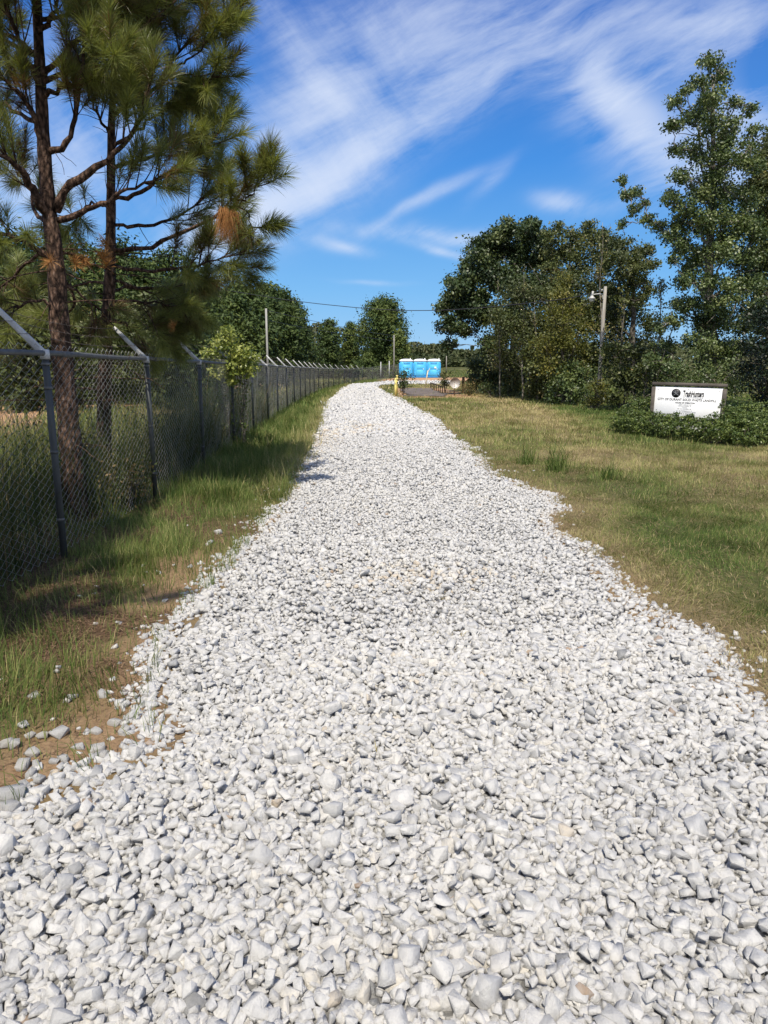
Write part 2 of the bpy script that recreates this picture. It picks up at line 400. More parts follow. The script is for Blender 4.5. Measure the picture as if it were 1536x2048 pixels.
M['rust_post'] = plain('brown_post', (.13, .075, .05), .8, 0, .3, .3, 12)

# ------------------------------------------------------------------ the road outline, from where its edges lie on the ground
L_PX = [(90, 1590), (200, 1553), (340, 1480), (280, 1395), (318, 1270), (400, 1190), (455, 1110), (540, 1030), (578, 985), (602, 930),
        (628, 890), (642, 840), (655, 805), (680, 782), (705, 769), (735, 762)]
R_PX = [(1536, 1432), (1465, 1378), (1485, 1325), (1385, 1275), (1295, 1225), (1245, 1160), (1185, 1110), (1112, 1060), (1108, 995), (1020, 965),
        (970, 935), (935, 900), (885, 865), (870, 840), (825, 815), (793, 797), (766, 785)]
Lw = [np.array([-6.5, -4]), np.array([-5.2, .8]), np.array([-2.6, 1.75]), np.array([-1.55, 2.16])] + [gp(*p) for p in L_PX]
Rw = [np.array([6.0, -4]), np.array([5.0, 1.5]), np.array([3.0, 2.35])] + [gp(*p) for p in R_PX]
turn_l = [np.array([-1.9, 88.5]), np.array([-.2, 90]), np.array([3, 90]), np.array([9, 90])]
turn_r = [np.array([-.55, 66]), np.array([-.9, 74]), np.array([-.7, 81]), np.array([.2, 84]), np.array([3, 85.6]), np.array([9, 86.0])]
Lw = [p for p in Lw if p[1] < 88] + turn_l
Rw = [p for p in Rw if p[1] < 62] + turn_r
ROAD = np.array(Lw + Rw[::-1])
def in_road(x, y):
    c = np.zeros(len(x), bool); n = len(ROAD)
    for i in range(n):
        x1, y1 = ROAD[i]; x2, y2 = ROAD[(i + 1) % n]
        if y1 == y2: continue
        k = (y1 > y) != (y2 > y)
        c ^= k & (x < (x2 - x1) * (y - y1) / (y2 - y1) + x1)
    return c
def dist_line(x, y, P):
    d = np.full(len(x), 1e9)
    for i in range(len(P) - 1):
        a = P[i]; b = P[i + 1]; v = b - a
        t = np.clip(((x - a[0]) * v[0] + (y - a[1]) * v[1]) / (v @ v), 0, 1)
        d = np.minimum(d, np.hypot(x - a[0] - t * v[0], y - a[1] - t * v[1]))
    return d
def road_d(x, y):                               # signed distance to the road edge, + inside
    x = np.asarray(x, float).ravel(); y = np.asarray(y, float).ravel()
    wx = x + (fbm(x * 3, y * 3, 3, 5) - .5) * .34 * np.clip(y / 6, .5, 2); wy = y + (fbm(x * 3, y * 3, 3, 9) - .5) * .3
    d = np.minimum(dist_line(wx, wy, Lw), dist_line(wx, wy, Rw))
    return np.where(in_road(wx, wy), d, -d)
Ly = np.array(Lw)[:16]; Ry = np.array(Rw)
def left_x(y): return np.interp(y, np.maximum.accumulate(np.array(Lw)[:, 1]), np.array(Lw)[:, 0])
def right_x(y): return np.interp(y, np.maximum.accumulate(Ry[:, 1]), Ry[:, 0])
FY = np.array([-3, .4, 3.35, 6.3, 9.25, 12.5, 16, 19.5, 23, 26.8, 30.8, 34.8, 39, 43, 47, 51, 55, 60, 65, 70, 75, 80, 85, 90, 95, 100.])
FX = np.array([-2.85, -2.85, -2.86, -2.88, -2.97, -3.12, -3.3, -3.5, -3.66, -3.88, -4.08, -4.26, -4.43, -4.6, -4.72, -4.83, -4.9, -4.93, -4.9, -4.8, -4.6, -4.3, -4.0, -3.65, -3.25, -2.85])
def fence_x(y): return np.interp(y, FY, FX)

def zones(x, y):                                # sand, pine straw, dryness, clay: what the ground is made of
    x = np.asarray(x, float).ravel(); y = np.asarray(y, float).ravel()
    d = -road_d(x, y); lx = left_x(y); left = x < (lx + right_x(y)) / 2
    n1 = fbm(x * 1.3, y * 1.3, 4, 21); n2 = fbm(x * .35, y * .35, 4, 31); n3 = fbm(x * 3.1, y * 3.1, 3, 41)
    fx = fence_x(y)
    verge = left & (x > fx - .2)
    sand = np.where(left, sstep(.70, .15, d + (n1 - .5) * 1.1) * sstep(10, 5.0, y), sstep(.22, .02, d + (n3 - .5) * .3) * .6)
    for (sx, sy, sw) in ((-1.22, 3.05, .26), (-1.42, 2.72, .24), (-1.55, 2.40, .22), (-1.30, 3.75, .20), (-1.28, 4.5, .18)):
        sand = np.maximum(sand, np.clip(1.5 * np.exp(-((x - sx) ** 2 + (y - sy) ** 2) / sw ** 2) + (n3 - .5) * .8, 0, 1) * (np.hypot(x - sx, y - sy) < 2 * sw))
    sand = np.where(in_road(x, y), .6, sand)
    straw = sstep(.50, .62, n1 + .30 * sstep(.9, .0, x - fx) + .26 * sstep(6.6, 5.0, y) * sstep(-1.5, -2.1, x) - .10) * sstep(17, 12, y)
    pt = np.exp(-(((x + 1.75) / .42) ** 2 + ((y - 7.5) / .55) ** 2)); straw = np.maximum(straw, np.clip(pt * 1.6, 0, 1))
    straw = np.where(verge | (left & (x < fx) & (x > fx - 4)), straw, 0)
    dry = np.where(left, .18 + .5 * (n2 - .45), .55 + 1.3 * (n2 - .5) + .6 * (n1 - .5))
    dry = np.where(left, dry + .45 * sstep(.7, .1, d) * sstep(6, 12, y), dry)
    rr = ~left
    dry = np.where(rr, dry + .55 * sstep(1.1, .1, d + (n1 - .5) * .8) * sstep(14, 9, y), dry)
    band = np.interp(y, [8, 11, 17, 30, 50], [3.4, 3.7, 4.6, 5.9, 6.3])
    dry = np.where(rr, dry + .42 * np.exp(-((x - band) / (.5 + y * .022)) ** 2) * sstep(9, 15, y), dry)
    dry = np.where(rr, dry - .42 * sstep(.3, 2.2, x - band - y * .02) * sstep(12, 20, y), dry)
    dry = np.where(rr, dry - .34 * np.exp(-(((x - 3.4) / 1.5) ** 2 + ((y - 8.3) / 2.2) ** 2)), dry)
    far = left & (x < fx - .3)
    dry = np.where(far, .58 + .8 * (n2 - .5), dry)
    edge = (fbm(x * .4, y * .15, 3, 77) - .5) * 3
    clay = np.where(far, sstep(-18.5, -16.5, x + edge) * sstep(-10.5, -12.0, x + edge) * sstep(105, 80, y), 0)
    clay = np.maximum(clay, sstep(89.5, 90.6, y) * sstep(99, 96, y) * sstep(-1, 1, x) * sstep(16, 10, x))
    pad = sstep(.6, 1.2, x + (n1 - .5)) * sstep(6.4, 5.2, x + (n1 - .5)) * sstep(43.5, 45.5, y + (n1 - .5) * 3) * sstep(70, 66, y)
    clay = np.maximum(clay, pad * .9)
    return sand, straw, np.clip(dry, 0, 1), np.clip(clay, 0, 1)

def grid_mesh(name, xs, ys, mat, zfun, zone=True):
    X, Y = np.meshgrid(xs, ys); X = X.ravel(); Y = Y.ravel(); Z = zfun(X, Y)
    nx, ny = len(xs), len(ys)
    i = (np.arange(ny - 1)[:, None] * nx + np.arange(nx - 1)[None]).ravel()
    F = np.concatenate([np.stack([i, i + 1, i + nx + 1], 1), np.stack([i, i + nx + 1, i + nx], 1)])
    b = MB(); b.add(np.stack([X, Y, Z], 1), F)
    o = b.build(name, mat, smooth=True)
    if zone:
        a = o.data.attributes.new('zone', 'FLOAT_COLOR', 'POINT')
        a.data.foreach_set('color', np.stack(zones(X, Y), 1).astype(np.float32).ravel())
    return o

def ground_mat():
    m, nt, out = material('ground_soil_and_turf')
    at_ = nt.nodes.new('ShaderNodeAttribute'); at_.attribute_name = 'zone'
    sp = nt.nodes.new('ShaderNodeSeparateColor'); nt.links.new(at_.outputs['Color'], sp.inputs[0])
    n1 = noise(nt, 6, 6, .65); n2 = noise(nt, 45, 5, .7); n3 = noise(nt, .6, 5, .6)
    g = ramp(nt, mth(nt, 'ADD', mth(nt, 'MULTIPLY', sp.outputs[2], .75), mth(nt, 'MULTIPLY', n1, .3)),
             [(.15, (.070, .085, .025)), (.4, (.135, .135, .045)), (.7, (.215, .175, .085)), (1, (.31, .24, .13))])
    g = mixc(nt, mth(nt, 'MULTIPLY', n2, .55), g, (.055, .042, .022), 'MIX')
    st = ramp(nt, n2, [(.3, (.045, .030, .018)), (.55, (.105, .068, .040)), (.8, (.18, .125, .078))])
    sa = ramp(nt, mth(nt, 'ADD', mth(nt, 'MULTIPLY', n2, .6), mth(nt, 'MULTIPLY', n1, .4)), [(.3, (.18, .110, .060)), (.55, (.32, .215, .125)), (.8, (.44, .32, .20))])
    cl = ramp(nt, n3, [(.3, (.33, .18, .095)), (.6, (.46, .29, .17)), (.8, (.50, .36, .23))])
    c = mixc(nt, sp.outputs[1], g, st); c = mixc(nt, sp.outputs[0], c, sa); c = mixc(nt, at_.outputs['Alpha'], c, cl)
    pbr(nt, out, c, .95, 0, .15, mth(nt, 'ADD', n2, n1), .03, .8); return m
xs = np.unique(np.round(np.concatenate([np.linspace(-900, -30, 40), np.linspace(-30, -7, 60), np.arange(-7, 8, .09), np.linspace(8, 30, 70), np.linspace(30, 900, 40)]), 3))
ys = np.unique(np.round(np.concatenate([np.linspace(-60, -2, 20), np.arange(-2, 16, .09), np.linspace(16, 40, 120), np.linspace(40, 110, 140), np.linspace(110, 300, 60), np.linspace(300, 1600, 30)]), 3))
def gz(x, y):
    z = H(x, y) + (fbm(x * .5, y * .5, 3, 3) - .5) * .06 * sstep(1, 8, np.abs(x) + 0 * y)
    near = (np.abs(x) < 9) & (y < 17)
    d = np.zeros(len(x)); d[near] = road_d(x[near], y[near])
    return z - .02 * sstep(0, .3, d) + .012 * (fbm(x * 5, y * 5, 3, 8) - .5)
ground = grid_mesh('ground', xs, ys, ground_mat(), gz); tag(ground, kind='structure')

# the road bed under the stones: fine limestone, darkened as shade in the gaps
def bed_mat():
    m, nt, out = material('crushed_limestone_bed')
    n1 = noise(nt, 9, 5, .7); n2 = noise(nt, 60, 4, .7); n3 = noise(nt, 1.1, 4, .6)
    v = nt.nodes.new('ShaderNodeTexVoronoi'); v.inputs['Scale'].default_value = 15
    tc = nt.nodes.new('ShaderNodeTexCoord'); nt.links.new(tc.outputs['Object'], v.inputs['Vector'])
    c = ramp(nt, mth(nt, 'ADD', mth(nt, 'MULTIPLY', n2, .4), mth(nt, 'MULTIPLY', v.outputs['Color'], .5)), [(.25, (.13, .128, .122)), (.5, (.25, .247, .238)), (.75, (.38, .375, .365))])
    c = mixc(nt, ramp(nt, n3, [(.60, (0, 0, 0)), (.74, (.5, .5, .5))]), c, (.52, .42, .29))
    pbr(nt, out, c, .9, 0, .2, mth(nt, 'ADD', v.outputs['Distance'], n1), .03, .7); return m
def strip():
    yy = np.concatenate([np.arange(-3.9, 14, .1), np.arange(14, 40, .3), np.arange(40, 85, .8)])
    b = MB(); k = 24
    lx, rx = left_x(yy), right_x(yy)
    t = np.linspace(0, 1, k)
    X = (lx[:, None] * (1 - t) + rx[:, None] * t); Y = np.repeat(yy[:, None], k, 1)
    X, Y = X.ravel(), Y.ravel()
    d = road_d(X, Y)
    Z = H(X, Y) - .035 + .05 * sstep(0, .35, d) + .015 * (fbm(X * .9, Y * .9, 2, 15) - .5)
    i = (np.arange(len(yy) - 1)[:, None] * k + np.arange(k - 1)[None]).ravel()
    b.add(np.stack([X, Y, Z], 1), np.concatenate([np.stack([i, i + 1, i + k + 1], 1), np.stack([i, i + k + 1, i + k], 1)]))
    # the far bend to the right
    xx = np.arange(-4.4, 9.01, .4); ff = np.linspace(0, 1, 10)
    lo = np.interp(xx, [-4.4, -3, -1, .2, 3, 9], [82, 82.5, 83.2, 84, 85.6, 86]); hi = np.interp(xx, [-4.4, -3.2, -1.9, -.2, 3, 9], [84, 86.0, 88.5, 90, 90, 90])
    Y = (lo[:, None] * (1 - ff) + hi[:, None] * ff).ravel(); X = np.repeat(xx[:, None], 10, 1).ravel()
    i = (np.arange(len(xx) - 1)[:, None] * 10 + np.arange(9)[None]).ravel()
    b.add(np.stack([X, Y, H(X, Y) + .03], 1), np.concatenate([np.stack([i, i + 10, i + 11], 1), np.stack([i, i + 11, i + 1], 1)]))
    return b.build('gravel_road', bed_mat(), smooth=True)
tag(strip(), kind='structure')

# ------------------------------------------------------------------ crushed limestone
def stone_mat():
    m, nt, out = material('crushed_white_limestone')
    t = tint_of(nt)
    n1 = noise(nt, 42, 6, .7, stretch=(1, .5, 1)); n2 = noise(nt, 240, 4, .7)
    base = ramp(nt, t, [(0, (.15, .155, .16)), (.035, (.28, .285, .29)), (.17, (.42, .42, .418)), (.42, (.525, .522, .51)), (.78, (.59, .583, .565)), (.92, (.58, .545, .475)), (.98, (.48, .39, .28)), (1, (.30, .20, .12))])
    c = mixc(nt, mth(nt, 'MULTIPLY', ramp(nt, n1, [(.46, (0, 0, 0)), (.62, (1, 1, 1))]), .5), base, (.30, .305, .31))
    c = mixc(nt, mth(nt, 'MULTIPLY', n2, .30), c, (.64, .63, .61))
    pbr(nt, out, c, .85, 0, .25, mth(nt, 'ADD', n1, mth(nt, 'MULTIPLY', n2, .5)), .010, .9); return m
M['stone'] = stone_mat()
def proto_stone(rng, bev, n=14):
    b = bmesh.new()
    k = np.array([[x, y, z] for x in (-1, 1) for y in (-1, 1) for z in (-1, 1)], float) * rng.uniform(.45, .98, (8, 3))
    e = rng.uniform(-1, 1, (max(2, n - 9), 3)); e[np.arange(len(e)), rng.integers(0, 3, len(e))] = rng.choice([-1.0, 1.0], len(e)); e *= rng.uniform(.85, 1.12, (len(e), 1))
    p = np.concatenate([k[rng.permutation(8)[:int(rng.integers(6, 9))]], e]) * np.array([1, rng.uniform(.55, .92), rng.uniform(.38, .72)]); p = p @ np.array(Matrix.Rotation(rng.uniform(-.5, .5), 3, 'X'))
    for q in p: b.verts.new(q * .5)
    r = bmesh.ops.convex_hull(b, input=b.verts[:])
    bmesh.ops.delete(b, geom=[v for v in b.verts if not v.link_faces], context='VERTS')
    bmesh.ops.dissolve_limit(b, angle_limit=math.radians(9), verts=b.verts[:], edges=b.edges[:])
    if bev: bmesh.ops.bevel(b, geom=b.edges[:], offset=.014, segments=1, affect='EDGES', profile=.5, clamp_overlap=True)
    bmesh.ops.triangulate(b, faces=b.faces[:]); b.verts.index_update()
    V = np.array([v.co[:] for v in b.verts]); F = np.array([[v.index for v in f.verts] for f in b.faces]); b.free()
    return V, F
rs = np.random.default_rng(5)
PR_HI = [proto_stone(rs, True, int(rs.integers(9, 16))) for _ in range(36)]
PR_LO = [proto_stone(rs, False, int(rs.integers(8, 12))) for _ in range(36)]
def rotmats(n, rng, tilt):
    ya = rng.uniform(0, 2 * PI, n); ti = rng.normal(0, tilt, n); ta = rng.uniform(0, 2 * PI, n)
    def rz(a):
        c, s = np.cos(a), np.sin(a); m = np.zeros((len(a), 3, 3)); m[:, 0, 0] = c; m[:, 0, 1] = -s; m[:, 1, 0] = s; m[:, 1, 1] = c; m[:, 2, 2] = 1; return m
    def rx(a):
        c, s = np.cos(a), np.sin(a); m = np.zeros((len(a), 3, 3)); m[:, 1, 1] = c; m[:, 1, 2] = -s; m[:, 2, 1] = s; m[:, 2, 2] = c; m[:, 0, 0] = 1; return m
    return rz(ta) @ rx(ti) @ rz(ya)
def scatter(b, protos, pos, size, tint, rng, tilt=.5):
    n = len(pos); Rm = rotmats(n, rng, tilt) * size[:, None, None]; pick = rng.integers(0, len(protos), n)
    for k, (V, F) in enumerate(protos):
        i = np.where(pick == k)[0]
        if len(i) == 0: continue
        W_ = np.einsum('nij,vj->nvi', Rm[i], V) + pos[i][:, None]
        b.add(W_.reshape(-1, 3), (F[None] + (np.arange(len(i)) * len(V))[:, None, None]).reshape(-1, 3), np.repeat(tint[i], len(V)))
def jitter(x0, x1, y0, y1, st, rng):
    gx, gy = np.meshgrid(np.arange(x0, x1, st), np.arange(y0, y1, st))
    gx = gx.ravel() + rng.uniform(-.5, .5, gx.size) * st; gy = gy.ravel() + rng.uniform(-.5, .5, gy.size) * st
    return gx, gy
rg = np.random.default_rng(23)
stones = MB()
for (y0, y1, st, sz, protos, zj, tilt) in [(-1.0, 1.2, .06, .066, PR_LO, .012, .5), (1.2, 4.4, .0265, .041, PR_HI, .014, .7), (1.2, 7.0, .085, .055, PR_HI, .014, .7), (4.4, 10, .0265, .0375, PR_LO, .013, .7), (1.2, 4.4, .029, .034, PR_LO, .004, .8),
                                           (10, 18, .038, .046, PR_LO, .014, .5), (18, 30, .085, .090, PR_LO, .016, .45), (30, 52, .14, .13, PR_LO, .016, .35), (52, 93, .26, .22, PR_LO, .012, .25)]:
    x, y = jitter(-4.6 if y0 < 40 else -5, 5.2 if y1 < 50 else 9, y0, y1, st, rg)
    k = np.abs(x) < np.maximum(y, .5) * .56 + 1.8
    if y0 < 40: x, y = x[k], y[k]
    d = road_d(x, y)
    p = sstep(-.16, .06, d + rg.normal(0, .05, len(x)) * np.clip(y / 8, .6, 2)) * .98
    k = rg.uniform(0, 1, len(x)) < p
    # the stony scatter that has rolled off the left edge, and bare sandy patches
    sd = fbm(x * 2.2, y * 2.2, 3, 61)
    k &= ~((d < .22) & (x < 0) & (y < 6) & (sd > .60))
    x, y, d = x[k], y[k], d[k]
    s = sz * np.exp(rg.normal(0, .30, len(x))); s = np.clip(s, sz * .45, sz * 1.75)
    z = H(x, y) - .03 + .045 * sstep(-.02, .35, d) + .015 * (fbm(x * .9, y * .9, 2, 15) - .5) + rg.normal(0, zj, len(x)) + s * .14
    z = np.where(d < .05, H(x, y) + s * .12 - .004, z)
    patch = fbm(x * .8, y * .8, 3, 91)
    t = np.clip(rg.beta(2.6, 2.2, len(x)) * .86 + .04 + .14 * (patch - .5) * 2.2 + np.where(rg.uniform(0, 1, len(x)) < .02, -.5, 0) + np.where(rg.uniform(0, 1, len(x)) < .003, .6, 0), 0, 1)
    st_ = np.exp(-(((x - .25) / .5) ** 2 + ((y - 5.6) / .35) ** 2)) + np.exp(-(((x + .5) / .5) ** 2 + ((y - 20.5) / 1.8) ** 2)) + np.exp(-(((x + 1.4) / .35) ** 2 + ((y - 17.5) / 4) ** 2)) * .9
    t = np.where(rg.uniform(0, 1, len(x)) < np.clip(st_, 0, 1) * .6, .88 + rg.uniform(0, .10, len(x)), t)
    scatter(stones, protos, np.stack([x, y, z], 1), s, np.clip(t, 0, .999), rg, tilt)
tag(stones.build('gravel', M['stone']), kind='stuff')
# small chips thrown along the edges
chips = MB(); x, y = jitter(-3.2, 5, 1.5, 12, .05, rg); d = road_d(x, y); k = (d < .1) & (rg.uniform(0, 1, len(x)) < .16 * np.exp(np.minimum(d, 0) / .22) * (x < 1.5) + .10 * np.exp(np.minimum(d, 0) / .14) * (x > 1.5)); x, y = x[k], y[k]
s = .036 * np.exp(rg.normal(0, .35, len(x))); scatter(chips, PR_LO, np.stack([x, y, H(x, y) + s * .15], 1), s, np.clip(rg.uniform(.3, 1.0, len(x)), 0, .97), rg, .5)
tag(chips.build('gravel_scatter', M['stone']), kind='stuff')
# single rocks lying clear of the road on the left verge
ROCKS = [(68, 1397, .06), (146, 1398, .055), (250, 1390, .05), (205, 1395, .06), (120, 1474, .085), (48, 1455, .05), (60, 1478, .045), (85, 1478, .05), (12, 1494, .065), (30, 1494, .065), (66, 1515, .06), (45, 1540, .07),
         (72, 1534, .05), (62, 1554, .055), (80, 1566, .06), (130, 1525, .06), (106, 1530, .045), (160, 1500, .055), (196, 1505, .06), (208, 1515, .05), (230, 1452, .06), (250, 1468, .06), (278, 1507, .055), (192, 1467, .05), (25, 1600, .11),
         (48, 1578, .05), (20, 1628, .085), (437, 1068, .09), (490, 1078, .05), (441, 1118, .05), (160, 1195, .05), (330, 1205, .05), (290, 1275, .06), (318, 1258, .08), (300, 1300, .05)]
rock0 = None
for i, (px, py, s) in enumerate(ROCKS):
    x, y = gp(px, py)
    if i % 6 == 0 or rock0 is None:
        b = MB(); V, F = proto_stone(rs, True, 13); b.add(V, F, float(rs.uniform(.72, .88)))
        o = rock0 = b.build('limestone_rock', M['stone'])
    else:
        o = rock0.copy(); COL.objects.link(o)
    o.location = (x, y, H(x, y) + s * .18); o.scale = (s * 1.1, s * 1.05, s * 1.15); o.rotation_euler = (random.uniform(-.3, .3), random.uniform(-.3, .3), random.uniform(0, 6))
    tag(o, 'loose white limestone rock lying off the road on the shaded left verge', 'rock', 'loose rocks on the left verge')

# ------------------------------------------------------------------ grass
gr = np.random.default_rng(31)
def turf(name, regions):
    b = MB()
    for (x0, x1, y0, y1, dens, lh, wid, side) in regions:
        n = int((x1 - x0) * (y1 - y0) * dens)
        x = gr.uniform(x0, x1, n); y = gr.uniform(y0, y1, n)
        k = np.abs(x) < y * .58 + 2.2; x, y = x[k], y[k]
        d = -road_d(x, y); fx = fence_x(y)
        if side == 'L': k = (x > fx - .25) & (d > -.02) & (x < 2) & (x < (left_x(y) + right_x(y)) / 2)
        elif side == 'R': k = (d > -.03) & (x > (left_x(y) + right_x(y)) / 2)
        else: k = x < fx - .12
        x, y, d = x[k], y[k], d[k]
        sand, straw, dry, clay = zones(x, y)
        cl = fbm(x * 2.3, y * 2.3, 3, 55)
        keep = (1 - .85 * sand) * (1 - .62 * straw) * (1 - .97 * clay) * (.5 + .5 * sstep(.32, .55, cl))
        if side == 'R': keep = keep * np.where(y < 13, sstep(-.12, .2, d + (cl - .5) * .4), 1) * (1 - .2 * dry)
        k = gr.uniform(0, 1, len(x)) < keep
        x, y, d, dry, cl = x[k], y[k], d[k], dry[k], cl[k]
        h = lh * np.exp(gr.normal(0, .35, len(x))) * (.55 + .9 * cl)
        tint = np.clip(.62 * dry + .12 + gr.normal(0, .15, len(x)) + np.where(gr.uniform(0, 1, len(x)) < .12, .4, 0), 0, 1)
        lean = np.abs(gr.normal(.75, .4, len(x))) if side == 'R' else np.abs(gr.normal(.5, .3, len(x)))
        # wind-combed clumps: neighbours lean alike
        az = fbm(x * 1.4, y * 1.4, 2, 66) * 14 + gr.normal(0, .9, len(x))
        b.blades(np.stack([x, y, H(x, y) - .01], 1), h, wid, np.clip(lean, .05, 1.35), tint, gr, az)
    return tag(b.build(name, M['grass']), kind='stuff')
turf('lawn_grass', [(.8, 8.5, 2.0, 9, 3400, .055, .0042, 'R'), (.6, 11, 9, 16, 1500, .07, .006, 'R'), (0, 18, 16, 30, 420, .10, .012, 'R'), (-.5, 26, 30, 60, 95, .12, .026, 'R'), (-1, 40, 60, 130, 14, .16, .07, 'R')])
turf('verge_grass', [(-3.3, -.6, 2, 9, 3200, .11, .0045, 'L'), (-3.8, -.6, 9, 15, 2300, .17, .006, 'L'), (-4.4, -.8, 15, 30, 700, .19, .011, 'L'), (-5.3, -1, 30, 100, 130, .20, .028, 'L')])
turf('field_grass', [(-9, -2.9, 5, 24, 320, .30, .008, 'F'), (-40, -9, 14, 45, 34, .30, .03, 'F'), (-60, -4, 45, 120, 9, .35, .07, 'F')])
# the tall weeds that stand along the inside of the fence
def weeds():
    b = MB()
    for (y0, y1, dens, wid, hh, ww) in [(3.5, 12.5, 900, .007, .95, 1.5), (12.5, 24, 420, .010, .95, 1.3), (24, 60, 40, .02, .5, 1.2), (60, 100, 12, .05, .45, 1.2)]:
        n = int((y1 - y0) * ww * dens); y = gr.uniform(y0, y1, n); x = fence_x(y) - .07 - np.abs(gr.normal(0, .5, n)) * ww
        c = fbm(x * 1.2, y * .9, 3, 71)
        k = gr.uniform(0, 1, n) < sstep(.30, .62, c); x, y, c = x[k], y[k], c[k]
        h = hh * (.4 + 1.1 * c) * np.exp(gr.normal(0, .3, len(x)))
        b.blades(np.stack([x, y, H(x, y) - .02], 1), h, wid, np.abs(gr.normal(.3, .2, len(x))), np.clip(gr.normal(.45, .22, len(x)), 0, 1), gr)
        q = gr.integers(0, len(x), int(len(x) * .8)); zz = gr.uniform(.05, 1, len(q)) * h[q]
        b.leaves(np.stack([x[q] + gr.normal(0, .05, len(q)), y[q] + gr.normal(0, .05, len(q)), zz], 1), wid * 7, .5, .3, np.clip(gr.normal(.4, .25, len(q)), 0, 1), rng=gr)
    return tag(b.build('fence_line_weeds', M['weed']), kind='stuff')
weeds()
def pine_straw():
    b = MB(); n = 60000
    x = gr.uniform(-3.4, -1.0, n); y = 2.2 + 11 * gr.uniform(0, 1, n) ** 1.3
    sand, straw, dry, clay = zones(x, y); d = road_d(x, y)
    k = (gr.uniform(0, 1, n) < .06 + .94 * straw) & (d < -.05) & (np.abs(x) < y * .58 + .8); x, y = x[k], y[k]; n = len(x)
    az = gr.uniform(0, 2 * PI, n); ln = gr.uniform(.05, .11, n); w = .0026
    dx, dy = np.cos(az), np.sin(az); z = H(x, y) + gr.uniform(.004, .022, n); dz = gr.normal(0, .012, n)
    A = np.stack([x - dy * w, y + dx * w, z], 1); B = np.stack([x + dy * w, y - dx * w, z], 1); C = np.stack([x + dx * ln, y + dy * ln, z + dz], 1)
    b.add(np.stack([A, B, C], 1).reshape(-1, 3), np.arange(3 * n).reshape(-1, 3), np.repeat(gr.uniform(0, 1, n), 3))
    o = tag(b.build('pine_straw_litter', M['straw']), kind='stuff')
    b = MB(); n = 110000; x = gr.uniform(.8, 7.5, n); y = gr.uniform(2.2, 15, n); d = -road_d(x, y)
    pt = fbm(x * 1.1, y * 1.1, 3, 88)
    k = (d > .0) & (x > right_x(y) - .5) & (np.abs(x) < y * .56 + .5) & (gr.uniform(0, 1, n) < .75 * np.exp(-d / .9) + .8 * sstep(.52, .66, pt)); x, y = x[k], y[k]; n = len(x)
    az = gr.uniform(0, 2 * PI, n); ln = gr.uniform(.06, .15, n); w = .002; dx, dy = np.cos(az), np.sin(az); z = H(x, y) + gr.uniform(.006, .045, n); dz = gr.normal(0, .02, n)
    A = np.stack([x - dy * w, y + dx * w, z], 1); B = np.stack([x + dy * w, y - dx * w, z], 1); C = np.stack([x + dx * ln, y + dy * ln, z + dz], 1)
    b.add(np.stack([A, B, C], 1).reshape(-1, 3), np.arange(3 * n).reshape(-1, 3), np.repeat(np.clip(gr.normal(.62, .22, n), 0, 1), 3)); tag(b.build('dead_grass_thatch', M['thatch']), kind='stuff')
    return o
pine_straw()
def tuft(px, py, n, h, label):
    x, y = gp(px, py); b = MB()
    P = np.stack([x + gr.normal(0, .09, n), y + gr.normal(0, .09, n), np.full(n, H(x, y) - .01)], 1)
    b.blades(P, h * np.exp(gr.normal(0, .3, n)), .010, np.abs(gr.normal(.45, .25, n)), np.clip(gr.normal(.22, .12, n), 0, 1), gr)
    return tag(b.build('grass_tussock', M['grass']), label, 'grass tussock')
def strays():
    b = MB()
    for (px, py, n, t) in [(882, 1208, 40, .85), (900, 1284, 46, .9), (838, 842, 70, .3), (745, 1500, 14, .85), (760, 1030, 20, .8), (690, 1120, 12, .7)]:
        x, y = gp(px, py); P = np.stack([x + gr.normal(0, .06, n), y + gr.normal(0, .06, n), np.full(n, H(x, y) + .012)], 1)
        b.blades(P, .055 * np.exp(gr.normal(0, .4, n)), .004, np.abs(gr.normal(1.0, .3, n)), np.clip(gr.normal(t, .15, n), 0, 1), gr)
    return tag(b.build('stray_grass', M['grass']), kind='stuff')
strays()
tuft(1112, 945, 170, .42, 'tall green grass tussock nearest the gravel bulge on the right lawn')
tuft(1052, 930, 110, .34, 'sparser leaning grass tussock left of the tallest tussock on the lawn')
tuft(1215, 960, 90, .30, 'pale yellowish grass tussock out on the lawn right of the green tussocks')

